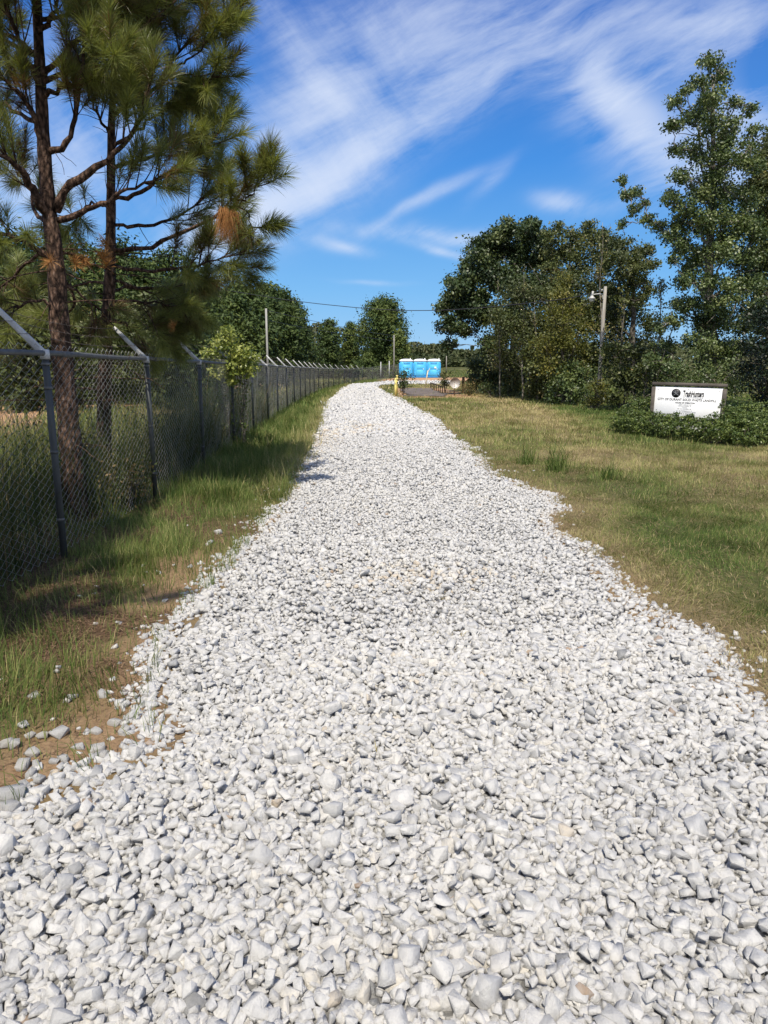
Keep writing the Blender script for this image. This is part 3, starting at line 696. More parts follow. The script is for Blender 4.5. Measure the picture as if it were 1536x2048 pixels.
# ------------------------------------------------------------------ the chain link fence
def fence():
    t = thing('chain_link_fence', 'long grey chain-link fence with outward barbed wire arms beside the gravel road', 'fence', (FX[3], FY[3], 0))
    HT = 1.80
    arm_tip = lambda X, Y, s: np.array([X - .37 * s, Y - .02 * s, HT + .05 + .32 * s])
    for i, (X, Y) in enumerate(zip(FX, FY)):
        z0 = float(H(X, Y)); near = Y < 30; corner = i == len(FX) - 1
        b = MB(); lean = random.uniform(-.02, .02)
        r = .030 if not corner else .045
        top = HT - .03 if not corner else HT + .28
        b.tube([(X + lean, Y, z0 - .1), (X + lean * .5, Y, z0 + .9), (X, Y, z0 + top)], r, 14 if near else 7)
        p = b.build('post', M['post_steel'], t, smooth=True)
        if near:
            for zz in (.35, .95, 1.50, 1.70):
                q = MB(); q.lathe([(r + .001, -.012), (r + .005, -.012), (r + .005, .012), (r + .001, .012)], (X + lean * (1 - zz / 1.8), Y, z0 + zz), 14); q.build('tie_band', M['steel'], p)
        if not corner:
            q = MB(); n = 10 if near else 5
            a0 = np.array([X, Y, z0 + HT - .02]); a1 = arm_tip(X, Y, 1.0) + [0, 0, z0]
            d = (a1 - a0) / np.linalg.norm(a1 - a0); Mx = Vector(d).to_track_quat('Z', 'Y').to_matrix().to_4x4()
            ln = float(np.linalg.norm(a1 - a0)); bb = bmesh.new(); bmesh.ops.create_cube(bb, size=1)
            for v in bb.verts:
                k = v.co.z + .5; v.co = Vector((v.co.x * .03, v.co.y * (.062 - .022 * k), k * ln))
            bmesh.ops.bevel(bb, geom=bb.edges[:], offset=.005, segments=1, affect='EDGES')
            q.bm(bb, Matrix.Translation(a0) @ Mx)
            q.lathe([(0, .035), (.038, .03), (.04, -.05), (.032, -.05)], (X, Y, z0 + HT - .01), 12)
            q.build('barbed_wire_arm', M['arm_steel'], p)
    # top rail
    b = MB(); yy = np.concatenate([np.arange(-3, 20, .5), np.arange(20, 100.1, 1.5)]); xx = fence_x(yy)
    b.tube(np.stack([xx, yy, H(xx, yy) + HT - .012 + .006 * np.sin(yy * 2.1)], 1), .024, 10)
    for y in FY[2:12]: b.tube([(fence_x(y + .35), y + .35, HT - .012), (fence_x(y + .55), y + .55, HT - .012)], .028, 10)
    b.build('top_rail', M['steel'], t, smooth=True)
    # woven wire: every zigzag strand is real
    b = MB()
    def weave(y0, y1, p, r, step, zt):
        s = np.arange(y0, y1, p); nz = int(zt / step)
        z = np.arange(nz + 1) * step + .03
        for j, y in enumerate(s):
            off = np.where((np.arange(nz + 1) + j) % 2 == 0, -.5, .5) * p * 1.04
            wob = (fbm(np.full(nz + 1, y * 1.7), z * 2.2, 2, 12) - .5) * .05
            yy = y + off + (fbm(np.full(nz + 1, y * .8), z * 1.1, 2, 19) - .5) * .05
            P = np.stack([fence_x(yy) - .035 + wob + np.where(np.arange(nz + 1) % 2 == 0, .003, -.003), yy, z + H(fence_x(y), y)], 1)
            b.tube(P, r, 3, cap=False)
    weave(2.0, 26, .070, .0025, .036, 1.86); weave(26, 52, .14, .0042, .072, 1.84); weave(52, 100, .30, .008, .15, 1.82)
    b.build('chain_link_mesh', M['wire'], t)
    # three barbed strands on the arms
    for k, s in enumerate((.32, .64, .95)):
        b = MB(); pts = []
        for i in range(len(FX) - 1):
            a = arm_tip(FX[i], FY[i], s) + [0, 0, float(H(FX[i], FY[i]))]; c = arm_tip(FX[i + 1], FY[i + 1], s) + [0, 0, float(H(FX[i + 1], FY[i + 1]))]
            for u in np.linspace(0, 1, 9)[:-1]: pts.append(a * (1 - u) + c * u - np.array([0, 0, .05 * 4 * u * (1 - u)]))
        b.tube(pts, .0022, 4)
        P = np.array(pts); Q = np.array([P[i] * (1 - u) + P[i + 1] * u for i in range(16, 90) for u in (0.2, .55, .9)])
        for q in Q:
            v = R.normal(size=3) * .016; b.tube([q - v, q + v], .0016, 3)
        b.build('barbed_wire', M['rust_wire'], t)
    return t
fence()
def cross_fence():
    A, B = np.array([-2.75, 100.2]), np.array([4.2, 104.0])
    t = thing('chain_link_fence', 'short far chain-link fence crossing behind the bend with bare posts', 'fence', (A[0], A[1], 0))
    n = 7
    for i in range(1, n):
        p = A + (B - A) * i / (n - 1); z0 = float(H(*p)); b = MB(); tall = i in (2, 3)
        b.tube([(p[0], p[1], z0 - .1), (p[0], p[1], z0 + (2.35 if tall else 1.75))], .06 if tall else .04, 7); b.build('post', M['arm_steel'] if tall else M['post_steel'], t, smooth=True)
    b = MB(); b.tube([(*p, H(*p) + 1.75) for p in (A + (B - A) * u for u in np.linspace(0, 1, 12))], .03, 6); b.build('top_rail', M['steel'], t)
    b = MB()
    for j, u in enumerate(np.arange(0, 1, .01)):
        p = A + (B - A) * u; zz = np.arange(0, 1.75, .15); off = np.where((np.arange(len(zz)) + j) % 2 == 0, -.1, .1)
        d = (B - A) / np.linalg.norm(B - A); b.tube(np.stack([p[0] + d[0] * off, p[1] + d[1] * off, zz + H(*p)], 1), .010, 3, cap=False)
    b.build('chain_link_mesh', M['wire'], t)
cross_fence()

# ------------------------------------------------------------------ the pines at the fence, needle by needle
pr = np.random.default_rng(47)
def smooth_path(P, n):
    P = np.asarray(P, float); t = np.concatenate([[0], np.cumsum(np.linalg.norm(np.diff(P, axis=0), axis=1))]); u = np.linspace(0, t[-1], n)
    Q = np.stack([np.interp(u, t, P[:, k]) for k in range(3)], 1)
    for _ in range(2): Q[1:-1] = (Q[:-2] + 2 * Q[1:-1] + Q[2:]) / 4
    return Q
def needles(b, shoots, tint0, wid=.0036, rng=pr):
    for (p, d, ln, nl, n, dt) in shoots:
        d = d / np.linalg.norm(d); t = rng.uniform(0, 1, n) ** .8
        a = np.cross(d, rng.normal(size=(n, 3))); a /= np.linalg.norm(a, axis=1)[:, None] + 1e-9
        th = np.radians(rng.normal(62, 14, n) - 36 * t)
        v = d[None] * np.cos(th)[:, None] + a * np.sin(th)[:, None]
        L_ = nl * rng.uniform(.75, 1.15, n)[:, None]
        base = p + d * (t * ln)[:, None]
        w = np.cross(v, rng.normal(size=(n, 3))); w /= np.linalg.norm(w, axis=1)[:, None] + 1e-9; w *= wid * .5
        mid = base + v * L_ * .55; tip = mid + (v + np.array([0, 0, -.16]) + rng.normal(0, .05, (n, 3))) * L_ * .45
        V = np.stack([base - w, base + w, mid - w, mid + w, tip], 1).reshape(-1, 3)
        k = np.arange(n)[:, None] * 5
        F = np.concatenate([k + [0, 1, 3], k + [0, 3, 2], k + [2, 3, 4]])
        tt = np.clip(tint0 + dt + rng.normal(0, .13, n), 0, 1)
        b.add(V, F, np.repeat(tt, 5))
def grow(wood, shoots, dead, path, r0, leafy=(.35, 1.0), k=9, tl=.42, dens=215, nl=.215, rng=pr, droop=0.0, bare=0.2):
    n = len(path); wood.tube(path, np.linspace(r0, max(.006, r0 * .22), n) * (1 + .12 * rng.normal(size=n).clip(-1, 1)), 7)
    T = np.gradient(path, axis=0); T /= np.linalg.norm(T, axis=1)[:, None]
    for t in np.concatenate([rng.uniform(leafy[0], .98, int(k * 1.6)), [1.0]]):
        i = int(round(t * (n - 1))); p = path[i]; d0 = T[i]
        if t < 1:
            side = np.cross(d0, rng.normal(size=3)); side /= np.linalg.norm(side)
            d = d0 * .7 + side * rng.uniform(.6, 1.0) + np.array([0, 0, .35 - droop]); d /= np.linalg.norm(d); l = tl * rng.uniform(.55, 1.2) * (1.15 - .45 * t)
        else: d = d0 + np.array([0, 0, .1]); d /= np.linalg.norm(d); l = .12
        q = np.array([p + d * l * u + np.array([0, 0, (.16 - droop) * l]) * u * u for u in np.linspace(0, 1, 5)])
        wood.tube(q, np.linspace(.008, .004, 5), 4)
        dd = q[-1] - q[-2]; dd /= np.linalg.norm(dd); dt = rng.normal(0, .14)
        shoots.append((q[-1] - dd * .14, dd, .26, nl * rng.uniform(.85, 1.15), int(dens * rng.uniform(.7, 1.25)), dt))
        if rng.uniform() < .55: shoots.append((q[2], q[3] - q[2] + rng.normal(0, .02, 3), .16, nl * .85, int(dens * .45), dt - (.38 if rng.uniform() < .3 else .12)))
    for _ in range(int(bare * 10)):
        i = int(rng.uniform(.05, .6) * (n - 1)); d = np.cross(T[i], rng.normal(size=3)); d /= np.linalg.norm(d); d = d + T[i] * .5 + [0, 0, -.1]
        l = rng.uniform(.15, .45); q = np.array([path[i] + d * l * u + rng.normal(0, .012, 3) * u * 2 for u in np.linspace(0, 1, 5)])
        wood.tube(q, np.linspace(.005, .002, 5), 4)
def pine(name, label, trunk, rad, branches, upper, dead_spots=(), hang=None, group=None):
    tr = np.asarray(trunk, float); t = thing(name, label, 'tree', (tr[0][0], tr[0][1], 0), group)
    wood = MB(); shoots = []; dead = []
    P = smooth_path(tr, 60); rr = np.interp(np.linspace(0, 1, 60), np.linspace(0, 1, len(rad)), rad)
    wood.tube(P, rr * (1 + .05 * np.sin(np.arange(60) * 1.7)), 16)
    for (pts, r0, kw) in branches:
        p = smooth_path(pts, 16); p[1:] += pr.normal(0, .012, p[1:].shape); grow(wood, shoots, dead, p, r0, **kw)
    for (z0, z1, ln0, ln1, num) in upper:
        for j in range(num):
            u = j / max(1, num - 1); z = z0 + (z1 - z0) * u; i = int(np.argmin(abs(P[:, 2] - z))); az = j * 2.4 + pr.uniform(-.4, .4); ln = (ln0 + (ln1 - ln0) * u) * pr.uniform(.75, 1.15)
            d = np.array([math.cos(az), math.sin(az), .42]); q = np.array([P[i] + d * ln * w + np.array([0, 0, .22 * ln * w * w]) for w in np.linspace(0, 1, 8)])
            grow(wood, shoots, dead, smooth_path(q, 14), .030 * ln / 1.6 + .006, k=int(6 + 5 * ln), leafy=(.3, 1), bare=.1)
    # dead snags on the lower trunk
    for _ in range(16):
        i = int(pr.uniform(.12, .45) * 60); az = pr.uniform(0, 2 * PI); d = np.array([math.cos(az), math.sin(az), pr.uniform(-.3, .25)]); l = pr.uniform(.25, 1.1)
        q = np.array([P[i] + d * l * u + np.array([0, 0, -.12 * l * u * u]) + pr.normal(0, .015, 3) * u for u in np.linspace(0, 1, 7)]); wood.tube(q, np.linspace(.009, .003, 7), 5)
        if l > .6:
            e = q[4]; d2 = d + pr.normal(0, .5, 3); wood.tube([e, e + d2 * .2, e + d2 * .35 + [0, 0, -.04]], [.004, .003, .002], 4)
    wood.build('trunk', M['pine_bark'], t, smooth=True)
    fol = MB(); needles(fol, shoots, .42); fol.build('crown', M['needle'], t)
    if dead_spots:
        for (p, s) in dead_spots:
            b = MB(); needles(b, [(np.asarray(p), pr.normal(size=3) + np.array([0, -1, .2]), .05, .11 * s, 60, 0), (np.asarray(p), pr.normal(size=3), .05, .10 * s, 40, 0)], .7, .004); b.build('dead_needle_tuft', M['dead_needle'], t)
    if hang is not None:
        b = MB(); p = np.asarray(hang)
        sh = [(p + np.array([pr.normal(0, .05), pr.normal(0, .04), .04 + pr.uniform(-.03, .02)]), np.array([pr.normal(0, .16), pr.normal(0, .16), -1]), .12, .34, 90, pr.normal(0, .1)) for _ in range(11)]
        for (q, d, ln, nl, n, dt) in sh:
            d = d / np.linalg.norm(d); base = q + d * pr.uniform(0, .06, (n, 1)) + pr.normal(0, .015, (n, 3)); v = d + pr.normal(0, .16, (n, 3)); w = np.cross(v, pr.normal(size=(n, 3))); w /= np.linalg.norm(w, axis=1)[:, None]; w *= .002
            V = np.stack([base - w, base + w, base + v * nl * pr.uniform(.6, 1.0, (n, 1))], 1).reshape(-1, 3); b.add(V, np.arange(3 * n).reshape(-1, 3), np.repeat(np.clip(.45 + pr.normal(0, .2, n), 0, 1), 3))
        b.build('dead_needle_bundle', M['dead_needle'], t)
    return t
def br(pts, Ya, Yb, r0, **kw):
    n = len(pts); return ([at(px, py, Ya + (Yb - Ya) * i / (n - 1)) for i, (px, py) in enumerate(pts)], r0, kw)
YA, YB = 8.3, 9.7
trunkA = [at(px, py, YA) for px, py in [(150, 1000), (133, 800), (118, 640), (112, 520), (96, 410), (88, 300), (82, 180), (76, 60), (70, -120), (66, -330)]]
trunkA[0][2] = -.1
branchesA = [
    br([(100, 430), (75, 395), (45, 345), (18, 315), (-40, 290)], YA, 7.6, .055, k=7, leafy=(.55, 1)),
    br([(113, 422), (129, 371), (164, 355), (195, 336), (242, 300), (273, 258), (289, 211), (300, 150)], YA, 7.9, .05, k=9, leafy=(.5, 1)),
    br([(116, 440), (165, 425), (215, 405), (245, 380), (292, 366), (335, 352)], YA, 8.1, .036, k=7, leafy=(.45, 1)),
    br([(106, 520), (60, 488), (30, 475), (-30, 462)], YA, 7.6, .045, k=8, leafy=(.4, 1)),
    br([(112, 540), (160, 600), (120, 640), (60, 610)], YA, 9.6, .02, k=6, leafy=(.4, 1)),
    br([(90, 310), (58, 203), (20, 170), (-30, 140)], YA, 7.9, .04, k=8),
    br([(90, 305), (137, 289), (152, 234), (160, 187), (168, 120), (172, 50)], YA, 8.0, .035, k=9),
    br([(84, 175), (50, 110), (20, 40), (0, -40)], YA, 7.8, .035, k=10),
    br([(82, 160), (125, 105), (175, 65), (225, 15), (255, -40)], YA, 8.2, .035, k=11),
    br([(78, 70), (112, 20), (150, -50)], YA, 7.9, .03, k=9),
    br([(80, 110), (30, 80), (-25, 60)], YA, 8.6, .03, k=8),
    br([(84, 200), (130, 170), (190, 150), (235, 120)], YA, 7.7, .03, k=10),
    br([(86, 240), (40, 235), (0, 200), (-40, 190)], YA, 8.9, .03, k=8),
    br([(100, 450), (70, 430), (55, 370), (40, 345)], YA, 9.2, .025, k=7),
    br([(110, 480), (60, 520), (20, 560), (-30, 600)], YA, 9.4, .025, k=8, droop=.2),
    br([(117, 610), (75, 600), (30, 612), (-20, 640)], YA, 7.8, .02, k=7, leafy=(.4, 1), droop=.3),
    br([(114, 560), (160, 590), (200, 620), (225, 650)], YA, 9.2, .018, k=6, leafy=(.45, 1), droop=.4),
    br([(112, 500), (148, 512), (176, 524), (215, 536)], YA, 8.7, .018, k=0, leafy=(.9, 1), dens=8, bare=.8)]
pine('pine_tree', 'thick-trunked pine just behind the fence nearest the first barbed arm', trunkA, [.150, .125, .112, .105, .085, .07, .058, .045, .03, .015], branchesA,
     [(4.6, 8.6, 1.5, .5, 20)], [(at(103, 522, 8.05), 1.2), (at(148, 530, 8.45), 1.3), (at(176, 532, 8.55), 1.4), (at(165, 514, 8.5), 1.1), (at(214, 536, 8.7), 1.7), (at(205, 520, 8.65), 1.2)])
trunkB = [at(px, py, YB) for px, py in [(206, 965), (208, 800), (212, 680), (220, 560), (222, 430), (222, 330), (223, 240), (229, 120), (232, 0), (236, -220)]]
trunkB[0][2] = -.1
branchesB = [
    br([(222, 500), (270, 500), (305, 496), (328, 480), (398, 457), (430, 430), (469, 402), (487, 385), (510, 350)], YB, 8.7, .034, k=7, leafy=(.6, .97)),
    br([(469, 402), (490, 400), (520, 365), (535, 340)], 8.85, 8.6, .012, k=4, leafy=(.5, 1), tl=.22, bare=0),
    br([(440, 425), (470, 418), (488, 415), (500, 440), (505, 470)], 8.9, 8.8, .010, k=5, tl=.25, bare=0),
    br([(222, 400), (280, 390), (330, 350), (380, 310), (415, 290), (440, 268)], YB, 9.0, .03, k=11, leafy=(.4, 1)),
    br([(222, 340), (280, 320), (340, 290), (390, 262), (425, 250)], YB, 9.3, .026, k=11, leafy=(.4, 1)),
    br([(222, 450), (300, 452), (370, 425), (420, 390), (445, 345)], YB, 9.8, .026, k=11, leafy=(.4, 1)),
    br([(222, 530), (290, 545), (360, 540), (430, 520), (485, 505)], YB, 8.9, .026, k=10, leafy=(.45, 1), droop=.1),
    br([(220, 560), (290, 580), (360, 570), (430, 555), (480, 530)], YB, 10.2, .024, k=10, leafy=(.45, 1), droop=.2),
    br([(222, 300), (270, 262), (320, 222), (350, 190)], YB, 9.2, .024, k=11, leafy=(.35, 1)),
    br([(224, 235), (290, 192), (324, 160), (332, 137), (352, 102), (390, 78), (440, 48), (468, 28)], YB, 9.0, .03, k=10, leafy=(.5, 1)),
    br([(332, 137), (370, 125), (412, 92), (432, 62), (452, 50)], 9.2, 8.9, .014, k=6, leafy=(.6, 1), tl=.28, bare=0),
    br([(334, 139), (390, 152), (425, 160), (448, 140)], 9.2, 9.0, .012, k=6, leafy=(.5, 1), tl=.28, bare=0),
    br([(325, 160), (345, 168), (370, 182), (398, 205)], 9.2, 9.4, .012, k=5, leafy=(.5, 1), tl=.28, bare=0),
    br([(229, 125), (280, 72), (330, 30), (385, -10)], YB, 9.2, .026, k=12, leafy=(.35, 1)),
    br([(231, 60), (270, 20), (310, -30)], YB, 9.6, .02, k=10, leafy=(.35, 1)),
    br([(230, 130), (200, 90), (180, 40)], YB, 9.2, .02, k=9, leafy=(.3, 1)),
    br([(224, 210), (260, 150), (275, 90), (290, 40)], YB, 8.9, .022, k=11, leafy=(.3, 1)),
    br([(222, 270), (190, 220), (170, 180)], YB, 9.3, .02, k=8, leafy=(.3, 1)),
    br([(219, 600), (280, 605), (330, 610), (385, 622)], YB, 9.9, .022, k=10, leafy=(.3, 1), droop=.4),
    br([(217, 640), (265, 650), (300, 660), (335, 672)], YB, 10.0, .02, k=9, leafy=(.3, 1), droop=.4),
    br([(221, 570), (170, 560), (120, 590), (80, 630)], YB, 10.8, .02, k=9, leafy=(.3, 1), droop=.2),
    br([(221, 590), (260, 570), (330, 595), (390, 590)], YB, 10.6, .02, k=9, leafy=(.3, 1), droop=.3),
    br([(222, 420), (180, 400), (150, 440), (130, 470)], YB, 10.6, .02, k=8, leafy=(.4, 1))]
pine('pine_tree', 'slimmer pine behind the fence whose long boughs reach over the verge', trunkB, [.10, .095, .09, .078, .065, .054, .042, .03, .022, .012], branchesB,
     [(5.8, 9.3, 1.4, .45, 16)], [(at(217, 490, 9.45), 2.0), (at(308, 305, 9.0), 1.0), (at(350, 655, 9.6), .9)],
     at(453, 425, 8.5))
# two more of the row stand beside the camera; the photograph shows only their shade on the verge
def side_pine(x, y, label, lean):
    tr = [(x, y, -.1), (x + .05, y, 2), (x + lean * .5, y + .05, 4.5), (x + lean, y, 7.5), (x + lean, y, 9.5)]
    return pine('pine_tree', label, tr, [.15, .12, .09, .05, .015], [], [(3.7, 9.0, 2.4, .7, 46)])
side_pine(-4.75, 1.6, 'pine beside the camera whose crown shades the near verge', .1)
side_pine(-4.9, -1.2, 'pine behind the camera whose crown shades the road edge', .0)

# ------------------------------------------------------------------ broadleaved trees
tr_ = np.random.default_rng(59)
def clump_leaves(b, clumps, base_tint, size, per, rng=tr_, aspect=.65, sub=8, var=.22, fill=.30, flat=.8):
    for (c, r) in clumps:
        c = np.asarray(c); n = int(per * r * r)
        sc = rng.normal(size=(sub, 3)); sc /= np.linalg.norm(sc, axis=1)[:, None]; sc = c + sc * r * rng.uniform(.25, .95, (sub, 1)) * np.array([1, 1, flat])
        pick = rng.integers(0, sub, n); off = rng.normal(0, r * fill, (n, 3)) * np.array([1, 1, .75])
        P = sc[pick] + off; ow = (P - c) / (r + 1e-6)
        st = rng.normal(0, var, sub)[pick]
        b.leaves(P, size * rng.uniform(.6, 1.3, n), aspect, .35, np.clip(base_tint + st + rng.normal(0, .12, n), 0, 1), ow * .8, rng=rng)
def broad_tree(name, label, base, clumps, mat, barkm, size, per, tint=.45, r0=.2, top=None, group=None, sub=8, fill=.30, limbs=True, aspect=.65, cat='tree', var=.22):
    base = np.asarray(base, float); t = thing(name, label, cat, tuple(base), group)
    w = MB(); C = np.array([c for c, r in clumps])
    tp = C[np.argmax(C[:, 2])] if top is None else np.asarray(top)
    n = 14; u = np.linspace(0, 1, n)[:, None]; P = base + (tp - base) * u; P[:, :2] += tr_.normal(0, .02, (n, 2)) * (np.linalg.norm(tp - base) * .25); P[0, :2] = base[:2]; P[0, 2] -= .2
    P = smooth_path(P, 20); w.tube(P, np.linspace(r0, r0 * .15, 20), 9)
    if limbs:
        near_first = sorted(clumps, key=lambda q: np.min(np.linalg.norm(P - q[0], axis=1)))
        placed = []
        for (c, r) in near_first:
            dt = np.min(np.linalg.norm(P - c, axis=1)); c = np.asarray(c); sub_a = None
            if placed:
                g = [(np.linalg.norm(c - pc) + (1.5 if pc[2] > c[2] + .3 else 0), k) for k, (pc, _) in enumerate(placed)]
                dm, k = min(g, key=lambda v: v[0])
                if dm < dt * .8: sub_a = placed[k][0]
            placed.append((c, r))
            if sub_a is not None:
                q = np.array([sub_a * (1 - s) + c * s for s in np.linspace(0, 1, 6)]); q[1:-1] += tr_.normal(0, .05, (4, 3)); w.tube(q, np.linspace(.012 + r * .035, .010, 6), 5)
                for _ in range(2):
                    e = c + tr_.normal(0, r * .6, 3); w.tube([q[3], (q[3] + e) / 2 + tr_.normal(0, .06, 3), e], [.014, .010, .005], 4)
                continue
            d = np.hypot(P[:, 0] - c[0], P[:, 1] - c[1]); z = c[2] - d.min() * .9 - .4
            i = int(np.clip(np.argmin(abs(P[:, 2] - z)), 2, 17)); a = P[i]
            q = np.array([a * (1 - s) + np.asarray(c) * s + np.array([0, 0, -.12 * np.linalg.norm(np.asarray(c) - a)]) * 4 * s * (1 - s) * .6 for s in np.linspace(0, 1, 8)]); q[1:-1] += tr_.normal(0, .05, (6, 3))
            w.tube(q, np.linspace(min(r0 * (1 - i / 20) * .5, .02 + r * .075) + .012, .012, 8), 6)
            for _ in range(3):
                e = np.asarray(c) + tr_.normal(0, r * .55, 3); w.tube([q[5], (q[5] + e) / 2 + tr_.normal(0, .06, 3), e], [.018, .012, .006], 4)
    w.build('trunk', barkm, t, smooth=True)
    f = MB(); clump_leaves(f, clumps, tint, size, per, sub=sub, fill=fill, aspect=aspect, var=var); f.build('crown', mat, t)
    return t
def px_clumps(lst, Y, dy, extra=0, spread=.5):         # crown lobes seen at pixels, given their own depth and thickness
    out = []
    for (px, py, r) in lst:
        rw = r * Y / FPX
        for s in ([0] if extra == 0 else np.linspace(-1, 1, extra + 1)):
            out.append((at(px, py, Y + s * dy + tr_.normal(0, spread)), rw))
    return out
OAK = [(898, 650, 24), (888, 612, 20), (915, 575, 26), (900, 690, 16), (935, 540, 28), (950, 590, 34), (925, 620, 28), (965, 500, 30), (985, 545, 36), (1000, 490, 30), (1010, 464, 26), (1050, 462, 28), (1075, 478, 24),
       (1045, 510, 36), (1085, 520, 28), (1020, 560, 36), (970, 630, 34), (1060, 570, 36), (935, 560, 24), (985, 480, 20), (985, 690, 28), (1030, 640, 36), (905, 600, 18), (1062, 450, 16), (930, 660, 18)]
broad_tree('oak_tree', 'big dark green oak with a rounded crown at the left end of the thicket', (*(np.array([9.2, 52.])), 0), px_clumps(OAK, 52, 3.0, 1), M['oak'], M['grey_bark'], .20, 1250, .45, .38, top=at(1030, 500, 52), sub=9, fill=.26)
SEC = [(1110, 470, 24), (1130, 505, 28), (1105, 540, 26), (1150, 475, 24), (1185, 470, 26), (1195, 510, 26), (1160, 540, 26), (1140, 600, 28), (1185, 570, 24), (1175, 450, 14), (1118, 452, 12), (1205, 540, 22), (1100, 500, 24), (1160, 505, 28), (1130, 560, 28), (1180, 620, 30), (1205, 600, 26), (1100, 570, 26), (1210, 480, 20)]
broad_tree('tall_tree', 'thin-crowned olive tree with vine-hung limbs between the oak and the lamp pole', at(1135, 790, 46) * [1, 1, 0], px_clumps(SEC, 46, 1.8, 1), M['olive'], M['grey_bark'], .15, 860, .42, .24, top=at(1140, 480, 46), sub=11, fill=.24)
THR = [(1225, 490, 26), (1255, 500, 26), (1285, 505, 24), (1300, 530, 20), (1265, 540, 24), (1290, 565, 18), (1240, 550, 22), (1225, 580, 22), (1280, 600, 16), (1210, 470, 16), (1295, 500, 16), (1250, 600, 16), (1235, 640, 18), (1270, 520, 24), (1240, 520, 26), (1215, 520, 22), (1260, 570, 24), (1300, 580, 16), (1225, 620, 22)]
broad_tree('tall_tree', 'dark flat-topped tree with a bare lower trunk right of the lamp pole', at(1262, 790, 40) * [1, 1, 0], px_clumps(THR, 40, 1.6, 1), M['olive'], M['grey_bark'], .14, 900, .30, .26, top=at(1268, 520, 40), sub=10, fill=.24)
GLD = [(1120, 590, 26), (1105, 630, 30), (1145, 620, 28), (1125, 670, 34), (1090, 690, 28), (1150, 690, 30), (1165, 655, 24), (1130, 560, 18), (1100, 735, 30), (1150, 745, 30)]
broad_tree('yellowing_tree', 'small yellow-green tree in front of the thicket left of the lamp pole', at(1125, 800, 37) * [1, 1, 0], px_clumps(GLD, 37, .9, 1), M['gold'], M['grey_bark'], .12, 1100, .45, .12, sub=10)
# the tall gum at the right
GUM = [(1420, 125, 26), (1445, 150, 24), (1400, 165, 24), (1425, 190, 30), (1370, 180, 16), (1350, 205, 20), (1345, 250, 20), (1385, 235, 28), (1425, 250, 34), (1470, 205, 18), (1460, 250, 24), (1500, 220, 18), (1505, 262, 18),
       (1350, 300, 18), (1390, 300, 32), (1435, 315, 36), (1480, 320, 26), (1365, 350, 26), (1410, 375, 36), (1455, 385, 36), (1340, 395, 22), (1375, 420, 30), (1425, 440, 36), (1475, 445, 32), (1245, 360, 12), (1255, 390, 16),
       (1275, 385, 14), (1268, 420, 16), (1245, 448, 12), (1295, 440, 16), (1318, 450, 18), (1340, 470, 24), (1370, 490, 28), (1345, 520, 14), (1400, 510, 32), (1450, 510, 36), (1490, 520, 30), (1370, 560, 24), (1420, 570, 32), (1470, 580, 34),
       (1385, 610, 26), (1350, 640, 22), (1440, 640, 34), (1490, 650, 28), (1395, 680, 28), (1335, 690, 20), (1450, 700, 34), (1405, 735, 24), (1350, 735, 20), (1500, 400, 26), (1290, 405, 10), (1320, 655, 14), (1500, 330, 26), (1510, 470, 26), (1500, 570, 28), (1360, 450, 22), (1440, 350, 30), (1400, 450, 30), (1450, 480, 32), (1340, 740, 26), (1310, 720, 22), (1420, 690, 32), (1480, 700, 30), (1380, 540, 22), (1500, 290, 20), (1520, 620, 30), (1440, 610, 34), (1400, 645, 28), (1360, 610, 22), (1330, 730, 26), (1500, 450, 28), (1350, 250, 16), (1450, 280, 28), (1415, 210, 26)]
broad_tree('gum_tree', 'tall narrow broadleaf tree towering behind the white sign', at(1420, 785, 28) * [1, 1, 0], px_clumps([(x, y, r * (.90 if y < 360 else 1.0)) for x, y, r in GUM], 28, .95, 1, .35), M['gum'], M['pale_bark'], .10, 2000, .46, .26, top=at(1428, 150, 28), sub=12, fill=.25, var=.26)
# the trees that close the right side
EDG = [(1530, 330, 40), (1560, 280, 40), (1590, 360, 60), (1530, 420, 44), (1575, 470, 60), (1520, 510, 40), (1540, 580, 40), (1610, 560, 60), (1600, 240, 40), (1515, 370, 30), (1650, 420, 70), (1510, 440, 30), (1505, 560, 34), (1545, 520, 40), (1500, 620, 30), (1530, 370, 36), (1550, 650, 50)]
broad_tree('tall_tree', 'browner leafy tree at the right edge of the view beyond the tall narrow one', at(1580, 790, 31) * [1, 1, 0], px_clumps(EDG, 31, 1.4, 1), M['olive'], M['grey_bark'], .11, 1800, .40, .3, top=at(1585, 330, 31), sub=10)
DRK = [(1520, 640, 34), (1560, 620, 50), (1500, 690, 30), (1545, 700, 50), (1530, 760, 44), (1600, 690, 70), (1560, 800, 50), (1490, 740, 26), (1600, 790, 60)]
broad_tree('evergreen_shrub', 'dense evergreen at the right edge behind the hedge, deep shade put into its leaf colour', at(1560, 860, 22) * [1, 1, 0], px_clumps(DRK, 22.5, 1.0, 1), M['evergreen'], M['grey_bark'], .09, 1500, .22, .14, sub=10, cat='shrub')
